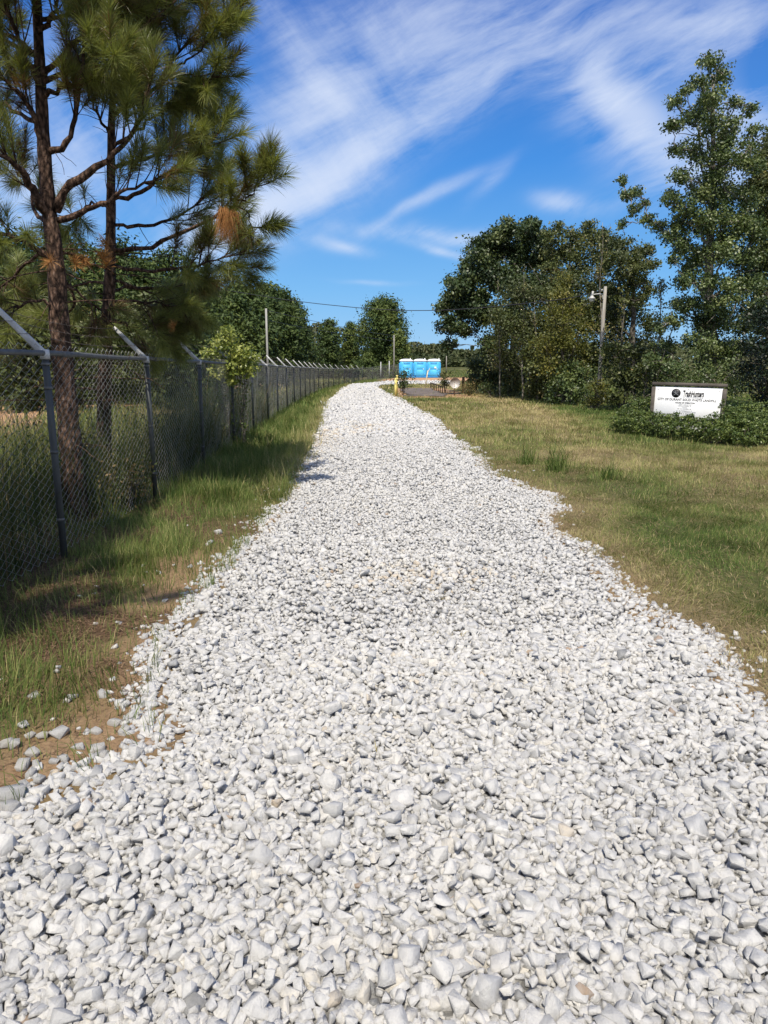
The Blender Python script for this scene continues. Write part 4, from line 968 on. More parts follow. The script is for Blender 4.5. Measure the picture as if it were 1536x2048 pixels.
# saplings with pale bare stems in front of the thicket
def sapling(label, px, pyb, pyt, Y, lean, n=26, leafy=50):
    a = at(px, pyb, Y); a[2] = 0; c = at(px + lean, pyt, Y); t = thing('bare_sapling', label, 'tree', tuple(a)); w = MB()
    P = smooth_path(np.array([a + (c - a) * u + tr_.normal(0, .05, 3) * (0 < u < 1) for u in np.linspace(0, 1, 9)]), 24); w.tube(P, np.linspace(.055, .008, 24), 6); f = MB()
    for _ in range(n):
        i = int(tr_.uniform(.25, .97) * 23); d = tr_.normal(size=3); d[2] = abs(d[2]) + .8; d /= np.linalg.norm(d); l = tr_.uniform(.4, 1.3) * (1.1 - i / 28)
        q = np.array([P[i] + d * l * u + tr_.normal(0, .02, 3) * u for u in np.linspace(0, 1, 5)]); w.tube(q, np.linspace(.016, .005, 5), 4)
        k = int(leafy / n * 4); f.leaves(q[tr_.integers(1, 5, k)] + tr_.normal(0, .12, (k, 3)), .12, .6, .3, tr_.uniform(.5, 1, k), rng=tr_)
    w.build('trunk', M['pale_bark'], t, smooth=True); f.build('crown', M['olive'], t); return t
sapling('pale leafless sapling in front of the oak, forked near its top', 1045, 800, 545, 41, 3)
sapling('pale leafless sapling standing right in front of the oak crown, further left', 1000, 795, 560, 44, -4)
sapling('tall thin grey sapling rising just left of the lamp pole', 1203, 810, 445, 36, 2, 22, 90)
sapling('whippy leafy sapling right of the flat-topped tree against the sky', 1320, 800, 560, 31, 4, 24, 200)
sapling('slender sapling with twiggy top right of the lamp pole', 1238, 805, 600, 32, 10, 20, 60)
sapling('thin grey sapling low in the brush right of the oak', 1075, 800, 600, 40, -6, 20, 40)
# the brush along the foot of the thicket
def shrub(label, px, pyb, Y, lobes, mat, tint, size=.11, per=1150):
    return broad_tree('shrub', label, at(px, pyb, Y) * [1, 1, 0], px_clumps(lobes, Y, .8, 1, .4), M[mat], M['grey_bark'], size, per, tint, .05, sub=9, limbs=True, cat='shrub')
shrub('low dark shrub at the left foot of the oak beside the stop sign', 972, 790, 53, [(955, 735, 24), (985, 745, 28), (953, 760, 18), (975, 768, 22), (1010, 760, 26)], 'oak', .45, .16, 800)
shrub('dark shrub under the right side of the oak', 1030, 795, 47, [(1010, 720, 32), (1045, 730, 34), (1030, 765, 28), (1065, 765, 28), (1005, 670, 26), (1050, 680, 30)], 'olive', .30, .15, 820)
shrub('olive shrub in the gap between the oak and the yellow-green tree', 1075, 805, 41, [(1070, 700, 28), (1080, 740, 30), (1070, 780, 24), (1095, 785, 22)], 'olive', .4, .17)
shrub('glossy broad-leaved shrub below the yellow-green tree', 1140, 815, 36, [(1120, 770, 28), (1150, 785, 26), (1165, 750, 26), (1140, 740, 24), (1110, 795, 18)], 'gum', .5, .15)
shrub('bright green shrub hiding the foot of the lamp pole', 1192, 815, 31.5, [(1190, 775, 22), (1180, 800, 18), (1210, 790, 20)], 'gold', .35, .09, 1300)
shrub('dark brush right of the lamp pole foot', 1245, 822, 31, [(1235, 740, 32), (1255, 770, 28), (1230, 795, 20), (1275, 740, 28), (1265, 700, 26), (1225, 700, 24)], 'olive', .22, .14)
shrub('shaded brush immediately left of the white sign', 1290, 822, 28.5, [(1290, 745, 28), (1300, 790, 24), (1320, 720, 26), (1285, 800, 18), (1330, 770, 28)], 'olive', .22, .10)
shrub('brush with pale leaves standing behind the top of the white sign', 1400, 822, 26, [(1360, 740, 30), (1410, 745, 30), (1455, 740, 32), (1390, 775, 28), (1440, 775, 30), (1480, 770, 30), (1350, 780, 26)], 'gum', .42, .09, 1600)
shrub('shrub with small pale blooms low in front of the oak brush', 985, 792, 46, [(975, 775, 16), (1000, 783, 15), (1025, 790, 15)], 'oak', .6, .16, 380)
shrub('dim brown-green growth filling the thicket behind the lamp pole', 1200, 812, 42, [(1180, 640, 40), (1220, 650, 40), (1190, 720, 44), (1240, 690, 40), (1160, 700, 40), (1150, 600, 34), (1090, 600, 36), (1060, 640, 36), (1290, 700, 40), (1300, 650, 30), (1010, 640, 40), (1040, 590, 40), (1080, 660, 44), (1120, 640, 44), (1140, 560, 36), (1220, 590, 40), (1260, 620, 36), (1110, 720, 44), (1260, 740, 44), (1310, 750, 40)], 'olive', .22, .15, 760)

# ------------------------------------------------------------------ pines further off
fr = np.random.default_rng(71)
def far_pine(label, base, h, w, mat='farpine', tint=.42, per=200, size=.36, group=None, roundness=.6, low=.12):
    base = np.asarray(base, float); t = thing('pine_tree', label, 'tree', tuple(base), group); b = MB()
    b.tube([base + [0, 0, -.2], base + [.05, 0, h * .5], base + [0, 0, h * .97]], [.02 * h, .014 * h, .003 * h], 7)
    f = MB(); n = int(16 + h * 2.2)
    for i in range(n):
        u = (i + .5) / n; z = h * (low + (1 - low) * u); prof = (math.sin(PI * min(1, (u * .8 + .2))) ** roundness); rr = w * .5 * prof; az = i * 2.4 + fr.uniform(-.3, .3)
        for k in range(2):
            rad = rr * (fr.uniform(.55, .95) if k == 0 else fr.uniform(.1, .5)); a2 = az + k * 2
            c = base + np.array([math.cos(a2) * rad, math.sin(a2) * rad, z + fr.uniform(-.2, .3)]); r = w * .17 * fr.uniform(.75, 1.3)
            b.tube([base + [0, 0, z - .25], c], [.03, .012], 4)
            m_ = int(per * r * r); P = c + fr.normal(0, r * .5, (m_, 3)) * [1, 1, .7]
            ow = (P - c) / r; f.leaves(P, size * fr.uniform(.6, 1.3, m_), .42, .5, np.clip(tint + fr.normal(0, .16) + fr.normal(0, .1, m_) , 0, 1), ow, rng=fr)
    b.build('trunk', M['grey_bark'], t, smooth=True); f.build('crown', M[mat], t); return t
GRP = 'pines of the grove beyond the left fence'
lab = 'full dark green pine of the grove beyond the chain-link fence'
for (px, pyt, Y, w) in [(585, 612, 78, 4.6), (560, 590, 74, 5.0), (528, 578, 70, 5.2), (500, 590, 64, 5.0), (540, 610, 66, 4.2), (478, 580, 58, 5.0), (455, 600, 52, 4.6), (570, 620, 68, 4.0), (510, 610, 58, 4.4), (592, 640, 84, 4.0), (430, 585, 56, 5.0)]:
    p = at(px, pyt, Y); far_pine(lab, (p[0], Y, 0), p[2] + .2, w, 'farpine', .42 + fr.normal(0, .06), 230, .34, GRP)
LEAF = 'bushy dark green tree of the row beyond the clay track on the left'
for (px, pyt, Y, w) in [(395, 570, 46, 5.0), (340, 520, 40, 5.2), (285, 540, 38, 4.6), (235, 500, 42, 5.4), (180, 530, 36, 4.8), (120, 490, 40, 5.4), (60, 520, 35, 5.0), (10, 480, 38, 5.6), (-50, 500, 36, 6), (300, 600, 32, 3.4), (150, 600, 30, 3.6), (40, 590, 30, 4), (370, 620, 36, 3.4)]:
    p = at(px, pyt, Y); far_pine(LEAF, (p[0], Y, 0), p[2] + .2, w, 'olive' if Y < 33 else 'farpine', .30 + fr.normal(0, .10), 200, .26, 'trees of the row beyond the clay track', .5, .03)
p = at(765, 608, 118); far_pine('large lone round-topped pine behind the bend left of the toilets', (p[0], 118, 0.4), p[2] - .2, 8.2, 'farpine', .50, 150, .45, None, .42, .08)
p = at(657, 645, 128); far_pine('small dark pine among greyish bare trees left of the lone pine', (p[0], 128, .2), p[2] - .2, 4.6, 'farpine', .40, 190, .45)
p = at(700, 648, 135); far_pine('narrow pine touching the left side of the large lone pine', (p[0], 135, .2), p[2] - .2, 4.0, 'farpine', .62, 170, .45)
p = at(800, 665, 112); far_pine('light green pine at the right flank of the lone pine', (p[0], 112, .4), p[2] - .4, 3.2, 'farpine', .75, 190, .4)
p = at(735, 720, 104); far_pine('little round pine beside the far fence post', (p[0], 106, .2), 3.4, 2.6, 'farpine', .6, 240, .35)
p = at(783, 728, 104); far_pine('little light green pine between the far fence and the thin pole', (p[0], 104, .2), 2.6, 1.6, 'farpine', .85, 300, .3)
# the far wood that reads as one mass
def far_wood():
    b = MB()
    for (px, pyt, Y, w, n, t0) in [(618, 652, 150, 5, 260, .55), (635, 645, 155, 5, 260, .7), (680, 655, 160, 6, 240, .5), (600, 660, 150, 5, 240, .5), (720, 660, 165, 7, 260, .4), (812, 690, 165, 6, 300, .45), (830, 684, 180, 7, 320, .5), (850, 690, 185, 7, 300, .6), (870, 688, 180, 8, 320, .5),
                                 (890, 694, 170, 7, 300, .4), (910, 700, 165, 7, 300, .35), (930, 700, 160, 8, 300, .35), (840, 705, 150, 6, 300, .3), (880, 710, 150, 7, 300, .28), (860, 715, 145, 6, 260, .35), (905, 715, 150, 6, 300, .3), (820, 712, 150, 6, 260, .3),
                                 (960, 700, 170, 9, 260, .4), (1000, 700, 170, 9, 260, .4), (560, 690, 150, 8, 240, .45), (500, 690, 150, 9, 240, .45), (640, 690, 140, 6, 260, .35), (690, 695, 140, 6, 260, .35), (1330, 690, 150, 14, 260, .5), (1440, 716, 190, 16, 300, .95), (1490, 714, 190, 14, 260, .9), (1400, 720, 190, 14, 260, .8)]:
        p = at(px, pyt, Y); z0 = float(H(p[0], Y)); hh = max(1.5, p[2] - z0)
        u = fr.uniform(0, 1, n * 3); z = z0 + hh * u; rr = w * .5 * np.sqrt(np.clip(1 - (2 * u - .75) ** 2 * .6, .1, 1)); a = fr.uniform(0, 2 * PI, n * 3); q = np.sqrt(fr.uniform(0, 1, n * 3))
        P = np.stack([p[0] + rr * q * np.cos(a), Y + rr * q * np.sin(a), z], 1); c = fbm(P[:, 0] * .7, P[:, 2] * .7 + Y, 3, 33)
        b.leaves(P, .75 * fr.uniform(.6, 1.3, len(P)), .7, .4, np.clip(t0 + (c - .5) * 1.0 + fr.normal(0, .08, len(P)), 0, 1), rng=fr)
        for _ in range(5):
            x0 = p[0] + fr.normal(0, w * .25); b.tube([(x0, Y - w * .3, z0), (x0 + fr.normal(0, .3), Y - w * .3, z0 + hh * fr.uniform(.6, 1.02))], [.09, .03], 4, .9)
    # a belt of wood closing the horizon all round
    n = 26000; az = fr.uniform(-PI, PI, n); rad = fr.uniform(210, 300, n); hh = 5 + 5 * fbm(az * 30, az * 0, 3, 5); z = fr.uniform(0, 1, n) * hh * .8
    P = np.stack([np.sin(az) * rad, np.cos(az) * rad, H(np.sin(az) * rad, np.cos(az) * rad) + z], 1); b.leaves(P, 2.2, .7, .4, np.clip(fr.normal(.4, .2, n), 0, 1), rng=fr)
    return tag(b.build('far_wood', M['farwood']), kind='stuff')
far_wood()

# ------------------------------------------------------------------ vine over the fence
def vine():
    t = thing('climbing_vine', 'yellow-green vine heaped over the fence rail around a post', 'vine', (-3.25, 15.8, 0)); w = MB(); f = MB()
    lobes = [(at(px, py, 15.7 + s * .3), r * 15.7 / FPX) for s in (-1, 0, 1) for (px, py, r) in [(420, 705, 22), (450, 685, 28), (485, 705, 26), (440, 735, 26), (475, 740, 26), (500, 735, 16), (455, 665, 16), (510, 715, 12), (465, 765, 14)]]
    clump_leaves(f, lobes, .55, .075, 2600, sub=10, fill=.28, aspect=.7, var=.2)
    for _ in range(26):
        x0 = tr_.uniform(425, 490); p0 = at(x0, 880 - tr_.uniform(0, 12), 15.8 + tr_.uniform(-.15, .15)); p0[2] = 0; p1 = at(x0 + tr_.normal(0, 14), 720, 15.8)
        q = np.array([p0 * (1 - u) + p1 * u + tr_.normal(0, .04, 3) * (0 < u < 1) for u in np.linspace(0, 1, 9)]); w.tube(q, .006, 4)
        k = 26; f.leaves(q[tr_.integers(1, 9, k)] + tr_.normal(0, .06, (k, 3)), .055, .7, .3, tr_.uniform(0, .35, k), rng=tr_)
    w.build('stem', M['grey_bark'], t); f.build('foliage', M['vine'], t)
vine()
def low_bush(label, x, y, h, r, mat, tint, size, n):
    t = thing('roadside_bush', label, 'bush', (x, y, float(H(x, y)))); w = MB(); f = MB(); z0 = float(H(x, y))
    for _ in range(9):
        d = tr_.normal(0, .5, 2) * r; q = [(x, y, z0 - .05), (x + d[0] * .5, y + d[1] * .5, z0 + h * .5), (x + d[0], y + d[1], z0 + h * tr_.uniform(.7, 1))]; w.tube(q, [.012, .009, .004], 4)
        k = n // 9; P = np.array(q[2]) + tr_.normal(0, r * .3, (k, 3)); P2 = np.array(q[1]) + tr_.normal(0, r * .3, (k, 3)); f.leaves(np.concatenate([P, P2]), size, .6, .3, np.clip(tr_.normal(tint, .2, 2 * k), 0, 1), rng=tr_)
    w.build('stem', M['grey_bark'], t); f.build('foliage', M[mat], t)
low_bush('small weedy sapling with pale leaves at the foot of the fence between the first posts', -3.05, 8.5, .55, .3, 'weed', .7, .05, 240)
low_bush('thin dark bush behind the yellow bollard', 1.25, 48.5, 1.5, .55, 'oak', .5, .14, 300)
low_bush('straggly leaning bush left of the stop sign', 4.5, 54, 1.5, .45, 'olive', .5, .13, 260)
low_bush('dark vine-covered bush right of the stop sign', 6.35, 52.5, 1.1, .5, 'oak', .5, .15, 420)
low_bush('brown weedy clump under the stop sign', 5.5, 47.5, .7, .8, 'weed', .75, .1, 360)

# ------------------------------------------------------------------ landfill sign in its hedge
SL, SR = np.array([6.98, 19.2]), np.array([8.47, 18.2])
HL, HR = np.array([7.02, 19.5]), np.array([8.06, 17.25])
def sign():
    v = SR - SL; Lb = float(np.linalg.norm(v)); ang = math.atan2(v[1], v[0]); c = (SL + SR) / 2
    t = thing('landfill_sign', 'white landfill notice board in a grey timber frame above the hedge', 'sign', (c[0], c[1], 0), rz=ang); t.rotation_euler = (0, .02, ang)
    def part(b, name, m, parent): return b.build(name, m, parent, local=True)
    T_, B_ = 1.30, .08
    b = MB(); b.box((0, 0, (T_ + B_) / 2), (Lb - .16, .03, T_ - B_ - .16), .004); board = part(b, 'board', M['sign_white'], t)
    for s, nm in ((-1, 'frame_post'), (1, 'frame_post')):
        b = MB(); b.box((s * (Lb / 2 - .045), .004, (T_ - .1) / 2), (.092, .095, T_ - .09), .008); part(b, nm, M['sign_frame'], t)
    b = MB(); b.box((0, .004, T_ - .01), (Lb + .006, .10, .078), .008); part(b, 'frame_rail', M['sign_frame'], t)
    b = MB(); b.box((0, .004, B_ + .04), (Lb - .18, .09, .09), .008); part(b, 'frame_rail', M['sign_frame'], t)
    b = MB(); b.box((0, .078, .6), (.09, .09, 1.2), .006); part(b, 'back_brace', M['sign_frame'], t)
    def text(s, x, z, h, w, mat, bold=.0):
        cu = bpy.data.curves.new('lettering', 'FONT'); cu.body = s; cu.align_x = 'CENTER'; cu.align_y = 'CENTER'; cu.size = 1; cu.extrude = .002; cu.offset = bold; cu.resolution_u = 3
        o = bpy.data.objects.new('lettering_curve', cu); COL.objects.link(o); dg = bpy.context.evaluated_depsgraph_get(); dg.update()
        me = bpy.data.meshes.new_from_object(o.evaluated_get(dg)); bpy.data.objects.remove(o)
        xs_ = [q.co.x for q in me.vertices]; zs_ = [q.co.y for q in me.vertices]; sx = w / (max(xs_) - min(xs_)); sz = h / (max(zs_) - min(zs_)); mx = (max(xs_) + min(xs_)) / 2; mz = (max(zs_) + min(zs_)) / 2
        for q in me.vertices: q.co = Vector((x + (q.co.x - mx) * sx, -.0175 - (q.co.z * .5 + .001), z + (q.co.y - mz) * sz))
        me.materials.clear(); me.materials.append(mat); k = bpy.data.objects.new('lettering', me); COL.objects.link(k); k.parent = board; return k
    text('TrashHunters', .13, 1.06, .165, .50, M['ink'], .035)
    text('CITY OF DURANT SOLID WASTE LANDFILL', -.02, .905, .058, 1.42, M['ink'], .012)
    text('HOURS OF OPERATION', -.05, .825, .036, .47, M['ink'], .015)
    # the lines that cannot be read stay unreadable: rows of faded strokes
    def row(x, z, w, h, m, nm):
        b = MB(); u = -w / 2
        while u < w / 2:
            l = random.uniform(.010, .024); b.box((x + u + l / 2, -.0172, z + random.uniform(-.002, .002)), (l, .003, h * random.uniform(.6, 1))); u += l + (random.uniform(.022, .04) if random.random() < .22 else .006)
        part(b, nm, m, board)
    row(.13, .960, .46, .018, M['ink_faint'], 'faded_line')
    for (z, w) in ((.780, .29), (.748, .33), (.705, .10), (.672, .34), (.625, .40), (.597, .52)): row(-.05, z, w, .018, M['ink_faint'], 'faded_line')
    row(-.05, .55, .44, .028, M['ink_grey'], 'faded_line')
    ex, ez, er = -.29, 1.065, .112
    b = MB(); n = 40; an = np.arange(n) * 2 * PI / n; V = np.concatenate([np.stack([ex + er * np.cos(an), np.full(n, -.019), ez + er * np.sin(an)], 1), np.stack([ex + er * np.cos(an), np.full(n, -.0155), ez + er * np.sin(an)], 1), [[ex, -.019, ez]]])
    F = [[2 * n, i, (i + 1) % n] for i in range(n)] + [[i, n + i, (i + 1) % n] for i in range(n)] + [[(i + 1) % n, n + i, n + (i + 1) % n] for i in range(n)]
    b.add(V, F); part(b, 'emblem', M['ink'], board)
    b = MB()
    for (dx, dz, l, tl) in ((-.034, -.022, .10, .12), (.0, .008, .125, -.05), (.034, -.015, .105, -.16)):
        P = np.array([(ex + dx - tl * .3 + tl * u, -.0205, ez + dz - l / 2 + l * u) for u in np.linspace(0, 1, 6)]); b.tube(P, [.004, .009, .012, .010, .008, .003], 6)
    part(b, 'emblem_mark', M['ink_grey'], board)
    for (x, z) in ((-.74, 1.14), (.74, 1.14), (-.74, .62), (.74, .62), (0, 1.17)):
        b = MB(); b.lathe([(0, .004), (.009, .003), (.012, 0)], (x, -.0165, z), 8, M=Matrix.Rotation(PI / 2, 4, 'X')); part(b, 'bolt', M['steel'], board)
sign()
def hedge():
    c = (HL + HR) / 2; t = thing('hedge', 'clipped leafy hedge wrapped around the foot of the white landfill sign', 'hedge', (c[0], c[1], 0)); v = (HR - HL) / np.linalg.norm(HR - HL); nrm = np.array([v[1], -v[0]])
    if nrm @ -c < 0: nrm = -nrm
    cl = []
    hr = np.random.default_rng(3)
    for u in np.linspace(-1.5, 2.65, 20):
        fall = 1 - max(0, abs(u) - 2.1) * .5
        for k, (off, z) in enumerate([(.62, .20), (.85, .16), (.48, .47), (.74, .43), (.95, .34), (.60, .52)]): cl.append((np.array([*(c + v * u + nrm * (off + hr.normal(0, .06))), z * fall + hr.normal(0, .015)]), .17))
    for u in list(np.linspace(-1.75, -1.42, 3)) + list(np.linspace(1.46, 2.75, 8)):
        for off in (.35, .0, -.4, -.8):
            top = .84 - .5 * ((abs(u) - 1.35) / 1.4) ** 2 - .10 * max(0, off)
            for z in np.arange(.2, max(.3, top), .2): cl.append((np.array([*(c + v * u + nrm * off), z]), .19))
    f = MB(); clump_leaves(f, cl, .58, .040, 9000, hr, .7, 11, .14, .15, .95); f.build('foliage', M['hedge'], t)
    w = MB()
    for u in np.linspace(-1.45, 2.6, 26):
        for off in (.65, -.1 if abs(u) > 1.4 else .55):
            p = np.array([*(c + v * u + nrm * off), 0]); w.tube([p + [0, 0, -.05], p + [hr.normal(0, .05), hr.normal(0, .05), .25], p + [hr.normal(0, .1), hr.normal(0, .1), .42]], [.012, .009, .005], 4)
    for off in (.65, .55, -.1): w.tube([np.array([*(c + v * u + nrm * off), .0]) for u in np.linspace(-1.5, 2.65, 12)], .02, 5)
    for u in (-1.45, 0, 1.8): w.tube([np.array([*(c + v * u + nrm * off), .0]) for off in (.7, .3, -.15)], .02, 5)
    w.build('stem', M['grey_bark'], t)
hedge()

# ------------------------------------------------------------------ portable toilets
def toilets():
    BW, BD, BH = 1.72, 1.4, 2.02
    x0, y0 = at(812, 755, 97)[0], 97.0
    z0 = float(H(x0 + 2.5, y0)) + .02
    labs = ['blue portable toilet with white domed roof, leftmost of the row of three', 'blue portable toilet with white domed roof in the middle of the row', 'blue portable toilet with white roof and a notice on its door, rightmost of the row']
    t = thing('portable_toilet', labs[0], 'portable toilet', (0, 0, 0), 'portable toilets beyond the bend'); K = dict(local=True)
    b = MB(); b.box((0, 0, .12 + BH / 2), (BW, BD, BH), .42, seg=6)
    for s in (-1, 1):
        for k in range(3): b.box((s * BW / 2, -.4 + k * .4, 1.1), (.04, .12, 1.5), .015)
    body = b.build('body', M['blue'], t, **K)
    b = MB(); b.box((0, 0, .07), (BW + .06, BD + .1, .14), .02); b.build('skid_base', M['blue_dark'], t, **K)
    b = MB()
    prof = [(1.0, 0), (1.0, .05), (.90, .17), (.70, .24), (.42, .29), (.0, .31)]; n = 28; V = []
    for (r, z) in prof:
        for a in np.arange(n) * 2 * PI / n:
            ca, sa = math.cos(a), math.sin(a); q = (abs(ca) ** 4 + abs(sa) ** 4) ** (-1 / 4); V.append((ca * q * r * (BW / 2 + .03), sa * q * r * (BD / 2 + .03), 2.10 + z))
    F = []
    for i in range(len(prof) - 1):
        for j in range(n): a, c_ = i * n + j, i * n + (j + 1) % n; F += [[a, c_, c_ + n], [a, c_ + n, a + n]]
    b.add(V, F); b.build('roof', M['white_plastic'], t, smooth=True, **K)
    b = MB(); b.box((0, -BD / 2 - .006, 1.10), (BW * .62, .03, 1.78), .012)
    for k in range(6): b.box((0, -BD / 2 - .026, 1.72 + k * .04), (BW * .5, .02, .018), .004)
    for (zc, hh) in ((.62, .7), (1.32, .5)): b.box((0, -BD / 2 - .021, zc), (BW * .5, .012, hh), .005)
    door = b.build('door', M['blue'], t, **K)
    b = MB(); b.box((BW * .24, -BD / 2 - .06, 1.08), (.07, .05, .16), .01); b.build('handle', M['white_plastic'], door, **K)
    for s in (-1, 1):
        b = MB(); b.box((s * BW * .47, -BD / 2 + .05, 1.1), (.05, .10, 1.86), .02); b.build('corner_post', M['blue'], t, **K)
    b = MB(); b.tube([(BW * .36, BD * .3, 2.1), (BW * .36, BD * .3, 2.5)], .05, 10); b.build('vent_pipe', M['white_plastic'], t, **K)
    for i in range(3):
        if i == 0: o = t
        else:
            o = t.copy(); COL.objects.link(o)
            for ch in [c for c in t.children if c.parent == t]:
                cc = ch.copy(); COL.objects.link(cc); cc.parent = o
                for g in ch.children: gg = g.copy(); COL.objects.link(gg); gg.parent = cc
            o['label'] = labs[i]
        o.location = (x0 + i * 1.83, y0 - (.15 if i == 1 else 0), z0); o.rotation_euler = (0, 0, (.10, -.03, -.12)[i])
        if i == 2:
            b = MB(); b.box((.22, -BD / 2 - .056, 1.28), (.26, .01, .22), .003); n_ = b.build('door_notice', M['white_plastic'], o, **K)
toilets()

# ------------------------------------------------------------------ poles, lamp and wires
def pole(name, label, top, base_z, r0, r1, cat='pole', lean=0.0, mat='wood_pole'):
    t = thing(name, label, cat, (top[0] - lean, top[1], base_z)); b = MB()
    b.tube([(top[0] - lean, top[1], base_z - .2), (top[0] - lean * .4, top[1], base_z + (top[2] - base_z) * .5), tuple(top)], [r0, (r0 + r1) / 2, r1], 12); b.build('shaft', M[mat], t, smooth=True); return t
lamp_top = at(1211, 573, 32.5)
lp = pole('lamp_pole', 'weathered wooden pole with a curved-arm yard lamp in front of the thicket', lamp_top, 0, .088, .068, 'street lamp', .06)
def lamp():
    p = at(1206, 596, 32.5); q = at(1187, 590, 32.4); hd = at(1184, 594, 32.3)
    b = MB(); b.tube(smooth_path([p + [-.02, -.08, -.08], p + [-.05, -.1, .10], p + [-.16, -.12, .17], q + [0, 0, .02], hd + [0.02, 0, .06]], 16), .022, 8); arm = b.build('lamp_arm', M['lamp_white'], lp, smooth=True)
    b = MB(); b.tube([hd + [.01, 0, .02], hd + [.03, 0, .24]], .045, 10); b.lathe([(.05, .06), (.07, .02), (.14, -.05), (.145, -.07), (.05, -.06)], hd, 18); b.build('lamp_housing', M['lamp_white'], lp, smooth=True)
    b = MB(); b.lathe([(.115, -.06), (.11, -.12), (.09, -.19), (0, -.21)], hd, 16); b.build('lamp_lens', M['lamp_glass'], lp, smooth=True)
    b = MB(); b.lathe([(0, .05), (.03, .03), (.035, -.03), (0, -.05)], at(1204, 580, 32.3), 10); b.build('insulator', M['lamp_white'], lp)
lamp()
lt = at(532, 617, 45); pole('utility_pole', 'slim grey utility pole standing behind the fence before the pine grove', lt, 0, .07, .06, mat='pale_pole')
ct = at(788, 670, 99); cpole = pole('utility_pole', 'thin wooden pole beside the bend left of the blue toilets', ct, float(H(ct[0], 99)), .10, .08)
ft = at(893, 712, 120); pole('utility_pole', 'short far pole on the grassy rise right of the toilets', ft, float(H(ft[0], 120)), .08, .07)
gt = at(440, 575, 52); pole('utility_pole', 'wooden pole hidden in the grove that ends the long overhead wire', gt, 0, .13, .10)
def wire(label, pts, r):
    b = MB(); b.tube(smooth_path(pts, 60), r, 5); return tag(b.build('overhead_wire', M['cable']), label, 'overhead wire')
WP = [(1206, 580), (1150, 595), (1090, 603), (1030, 609), (950, 617), (870, 621), (800, 621), (720, 616), (640, 608), (560, 598), (480, 585), (440, 578)]
wire('thick sagging overhead wire running from the lamp pole to the left grove', [at(px, py, 32.3 + (52 - 32.3) * (1206 - px) / 766) for px, py in WP], .020)
for k, (ya, yb, nm) in enumerate([(620, 672, 'upper thin wire from the utility pole toward the thin pole by the bend'), (640, 682, 'lower thin wire from the utility pole toward the thin pole by the bend')]):
    wire(nm, [at(532 + (788 - 532) * u, ya + (yb - ya) * u - 6 * 0 + 10 * 4 * u * (1 - u) * .3, 45 + 54 * u / (u + (1 - u) * 2.2)) for u in np.linspace(0, 1, 9)], .016)

# ------------------------------------------------------------------ the weigh ramp and what stands round it
def bollard(label, px, pyb, pyt, Y, r, mat):
    p = at(px, pyb, Y); z0 = float(H(p[0], Y)); h = at(px, pyt, Y)[2] - z0; t = thing('bollard', label, 'bollard', (p[0], Y, z0)); b = MB(); b.tube([(p[0], Y, z0 - .1), (p[0] + .01, Y, z0 + h * .94)], r, 16); b.build('pipe', M[mat], t, smooth=True)
    b = MB(); b.lathe([(r * 1.02, -.03), (r * 1.02, .02), (r * .8, .06), (r * .4, .085), (0, .09)], (p[0] + .01, Y, z0 + h * .93), 16); b.build('cap', M[mat], t, smooth=True); return t
bollard('yellow pipe bollard at the right edge of the gravel before the ramp', 791, 792, 756, 46.0, .07, 'yellow')
bollard('faded yellow bollard just behind the taller one', 793.5, 778, 750, 52.0, .075, 'yellow')
bollard('rusty bollard with a cream cap at the right of the stop sign', 926, 785, 753, 55, .10, 'rust_post')
def ramp_pad():
    b = MB(); xs_ = np.linspace(1.45, 4.1, 16); ys_ = np.linspace(46.6, 66, 40); X, Y = np.meshgrid(xs_, ys_)
    X = X + (fbm(X * 0 + 3, Y * .5, 3, 2) - .5) * .8 * (np.linspace(-1, 1, 16)[None] ** 2); X = X.ravel(); Y = (Y + (fbm(X.reshape(40, 16) * .8, Y * 0, 3, 4) - .5) * 2.0).ravel()
    Z = H(X, Y) + .03 + .03 * sstep(46, 49, Y); i = (np.arange(39)[:, None] * 16 + np.arange(15)[None]).ravel()
    b.add(np.stack([X, Y, Z], 1), np.concatenate([np.stack([i, i + 1, i + 17], 1), np.stack([i, i + 17, i + 16], 1)]))
    return tag(b.build('asphalt_pad', M['asphalt'], smooth=True), kind='structure')
ramp_pad()
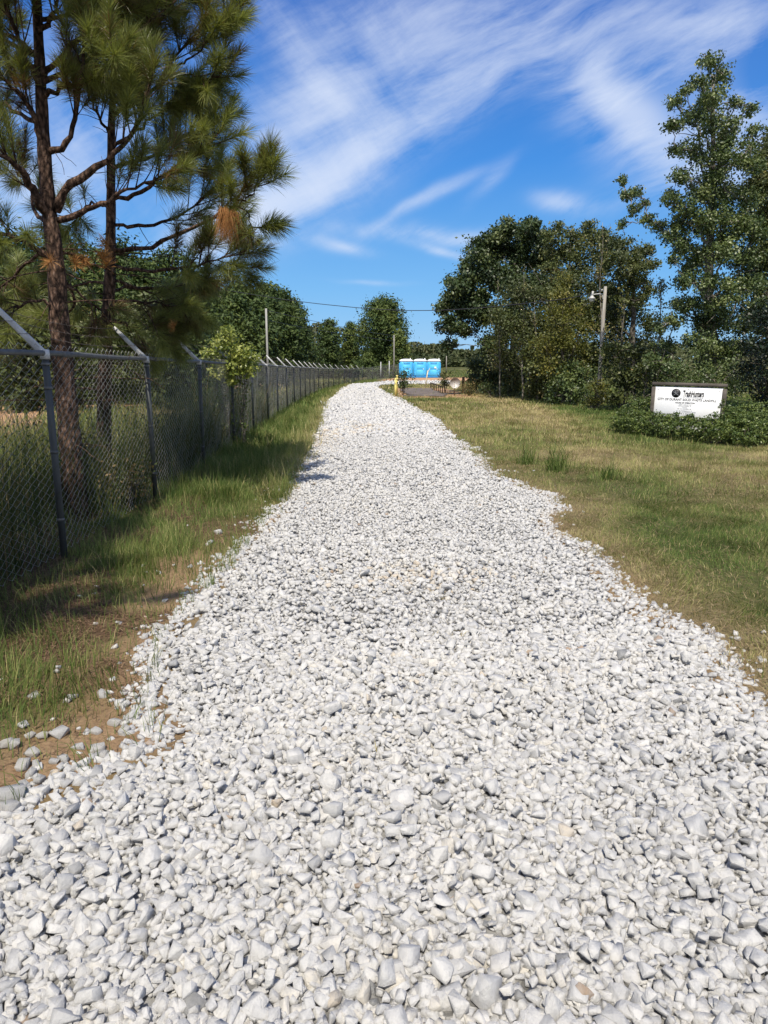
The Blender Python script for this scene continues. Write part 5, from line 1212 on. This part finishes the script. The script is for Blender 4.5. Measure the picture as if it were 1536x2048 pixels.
def guard():
    a, c = gp(881, 783), gp(849, 771); a = np.array([4.05, 51.0]); c = np.array([4.3, 68.0])
    t = thing('guard_rail', 'low rusty guard rail on short posts along the right side of the ramp', 'guard rail', (a[0], a[1], 0)); b = MB()
    P = [a * (1 - u) + c * u for u in np.linspace(0, 1, 8)]; b.tube([(p[0], p[1], H(*p) + .50) for p in P], .045, 6); b.build('rail', M['rail_rust'], t)
    for p in P:
        b = MB(); z = float(H(*p)); b.box((p[0], p[1], z + .22), (.06, .06, .5), .006); b.build('post', M['rail_rust'], t)
guard()
def leaning_board():
    p = at(850, 763, 72); z = float(H(p[0], 72)); q = at(856, 741, 72); t = thing('leaning_post', 'pale board leaning by the ramp end in front of the toilets', 'post', (p[0], 72, z)); b = MB(); b.tube([(p[0], 72, z - .1), (q[0], 72, q[2])], [.06, .055], 4); b.build('plank', M['cream'], t)
    b = MB(); b.tube([at(853, 750, 72), at(860, 736, 72.3)], .04, 5); b.build('brace', M['alu'], t)
leaning_board()
def stop_sign():
    c = at(910, 766, 48); z0 = 0.0; r = .36; t = thing('stop_sign', 'blank grey octagonal sign plate turned with its back to the road', 'sign', (c[0], 48, z0)); b = MB()
    an = PI / 8 + np.arange(8) * PI / 4; V = np.concatenate([np.stack([c[0] + r * np.cos(an), np.full(8, 47.95), c[2] + r * np.sin(an)], 1), np.stack([c[0] + r * np.cos(an), np.full(8, 47.965), c[2] + r * np.sin(an)], 1)])
    F = [[0, i, i + 1] for i in range(1, 7)] + [[8, 8 + i + 1, 8 + i] for i in range(1, 7)] + [[i, (i + 1) % 8, 8 + (i + 1) % 8] for i in range(8)] + [[i, 8 + (i + 1) % 8, 8 + i] for i in range(8)]
    b.add(V, F); b.build('plate', M['alu'], t)
    b = MB(); b.box((c[0] - .02, 48.0, (c[2] + r + .02) / 2), (.06, .05, c[2] + r + .02), .008); b.build('post', M['rust_post'], t)
    for dz in (-.2, .2):
        b = MB(); b.lathe([(0, .012), (.02, .01), (.02, 0)], (c[0] - .02, 47.945, c[2] + dz), 8, M=Matrix.Rotation(PI / 2, 4, 'X')); b.build('bolt', M['rail_rust'], t)
stop_sign()
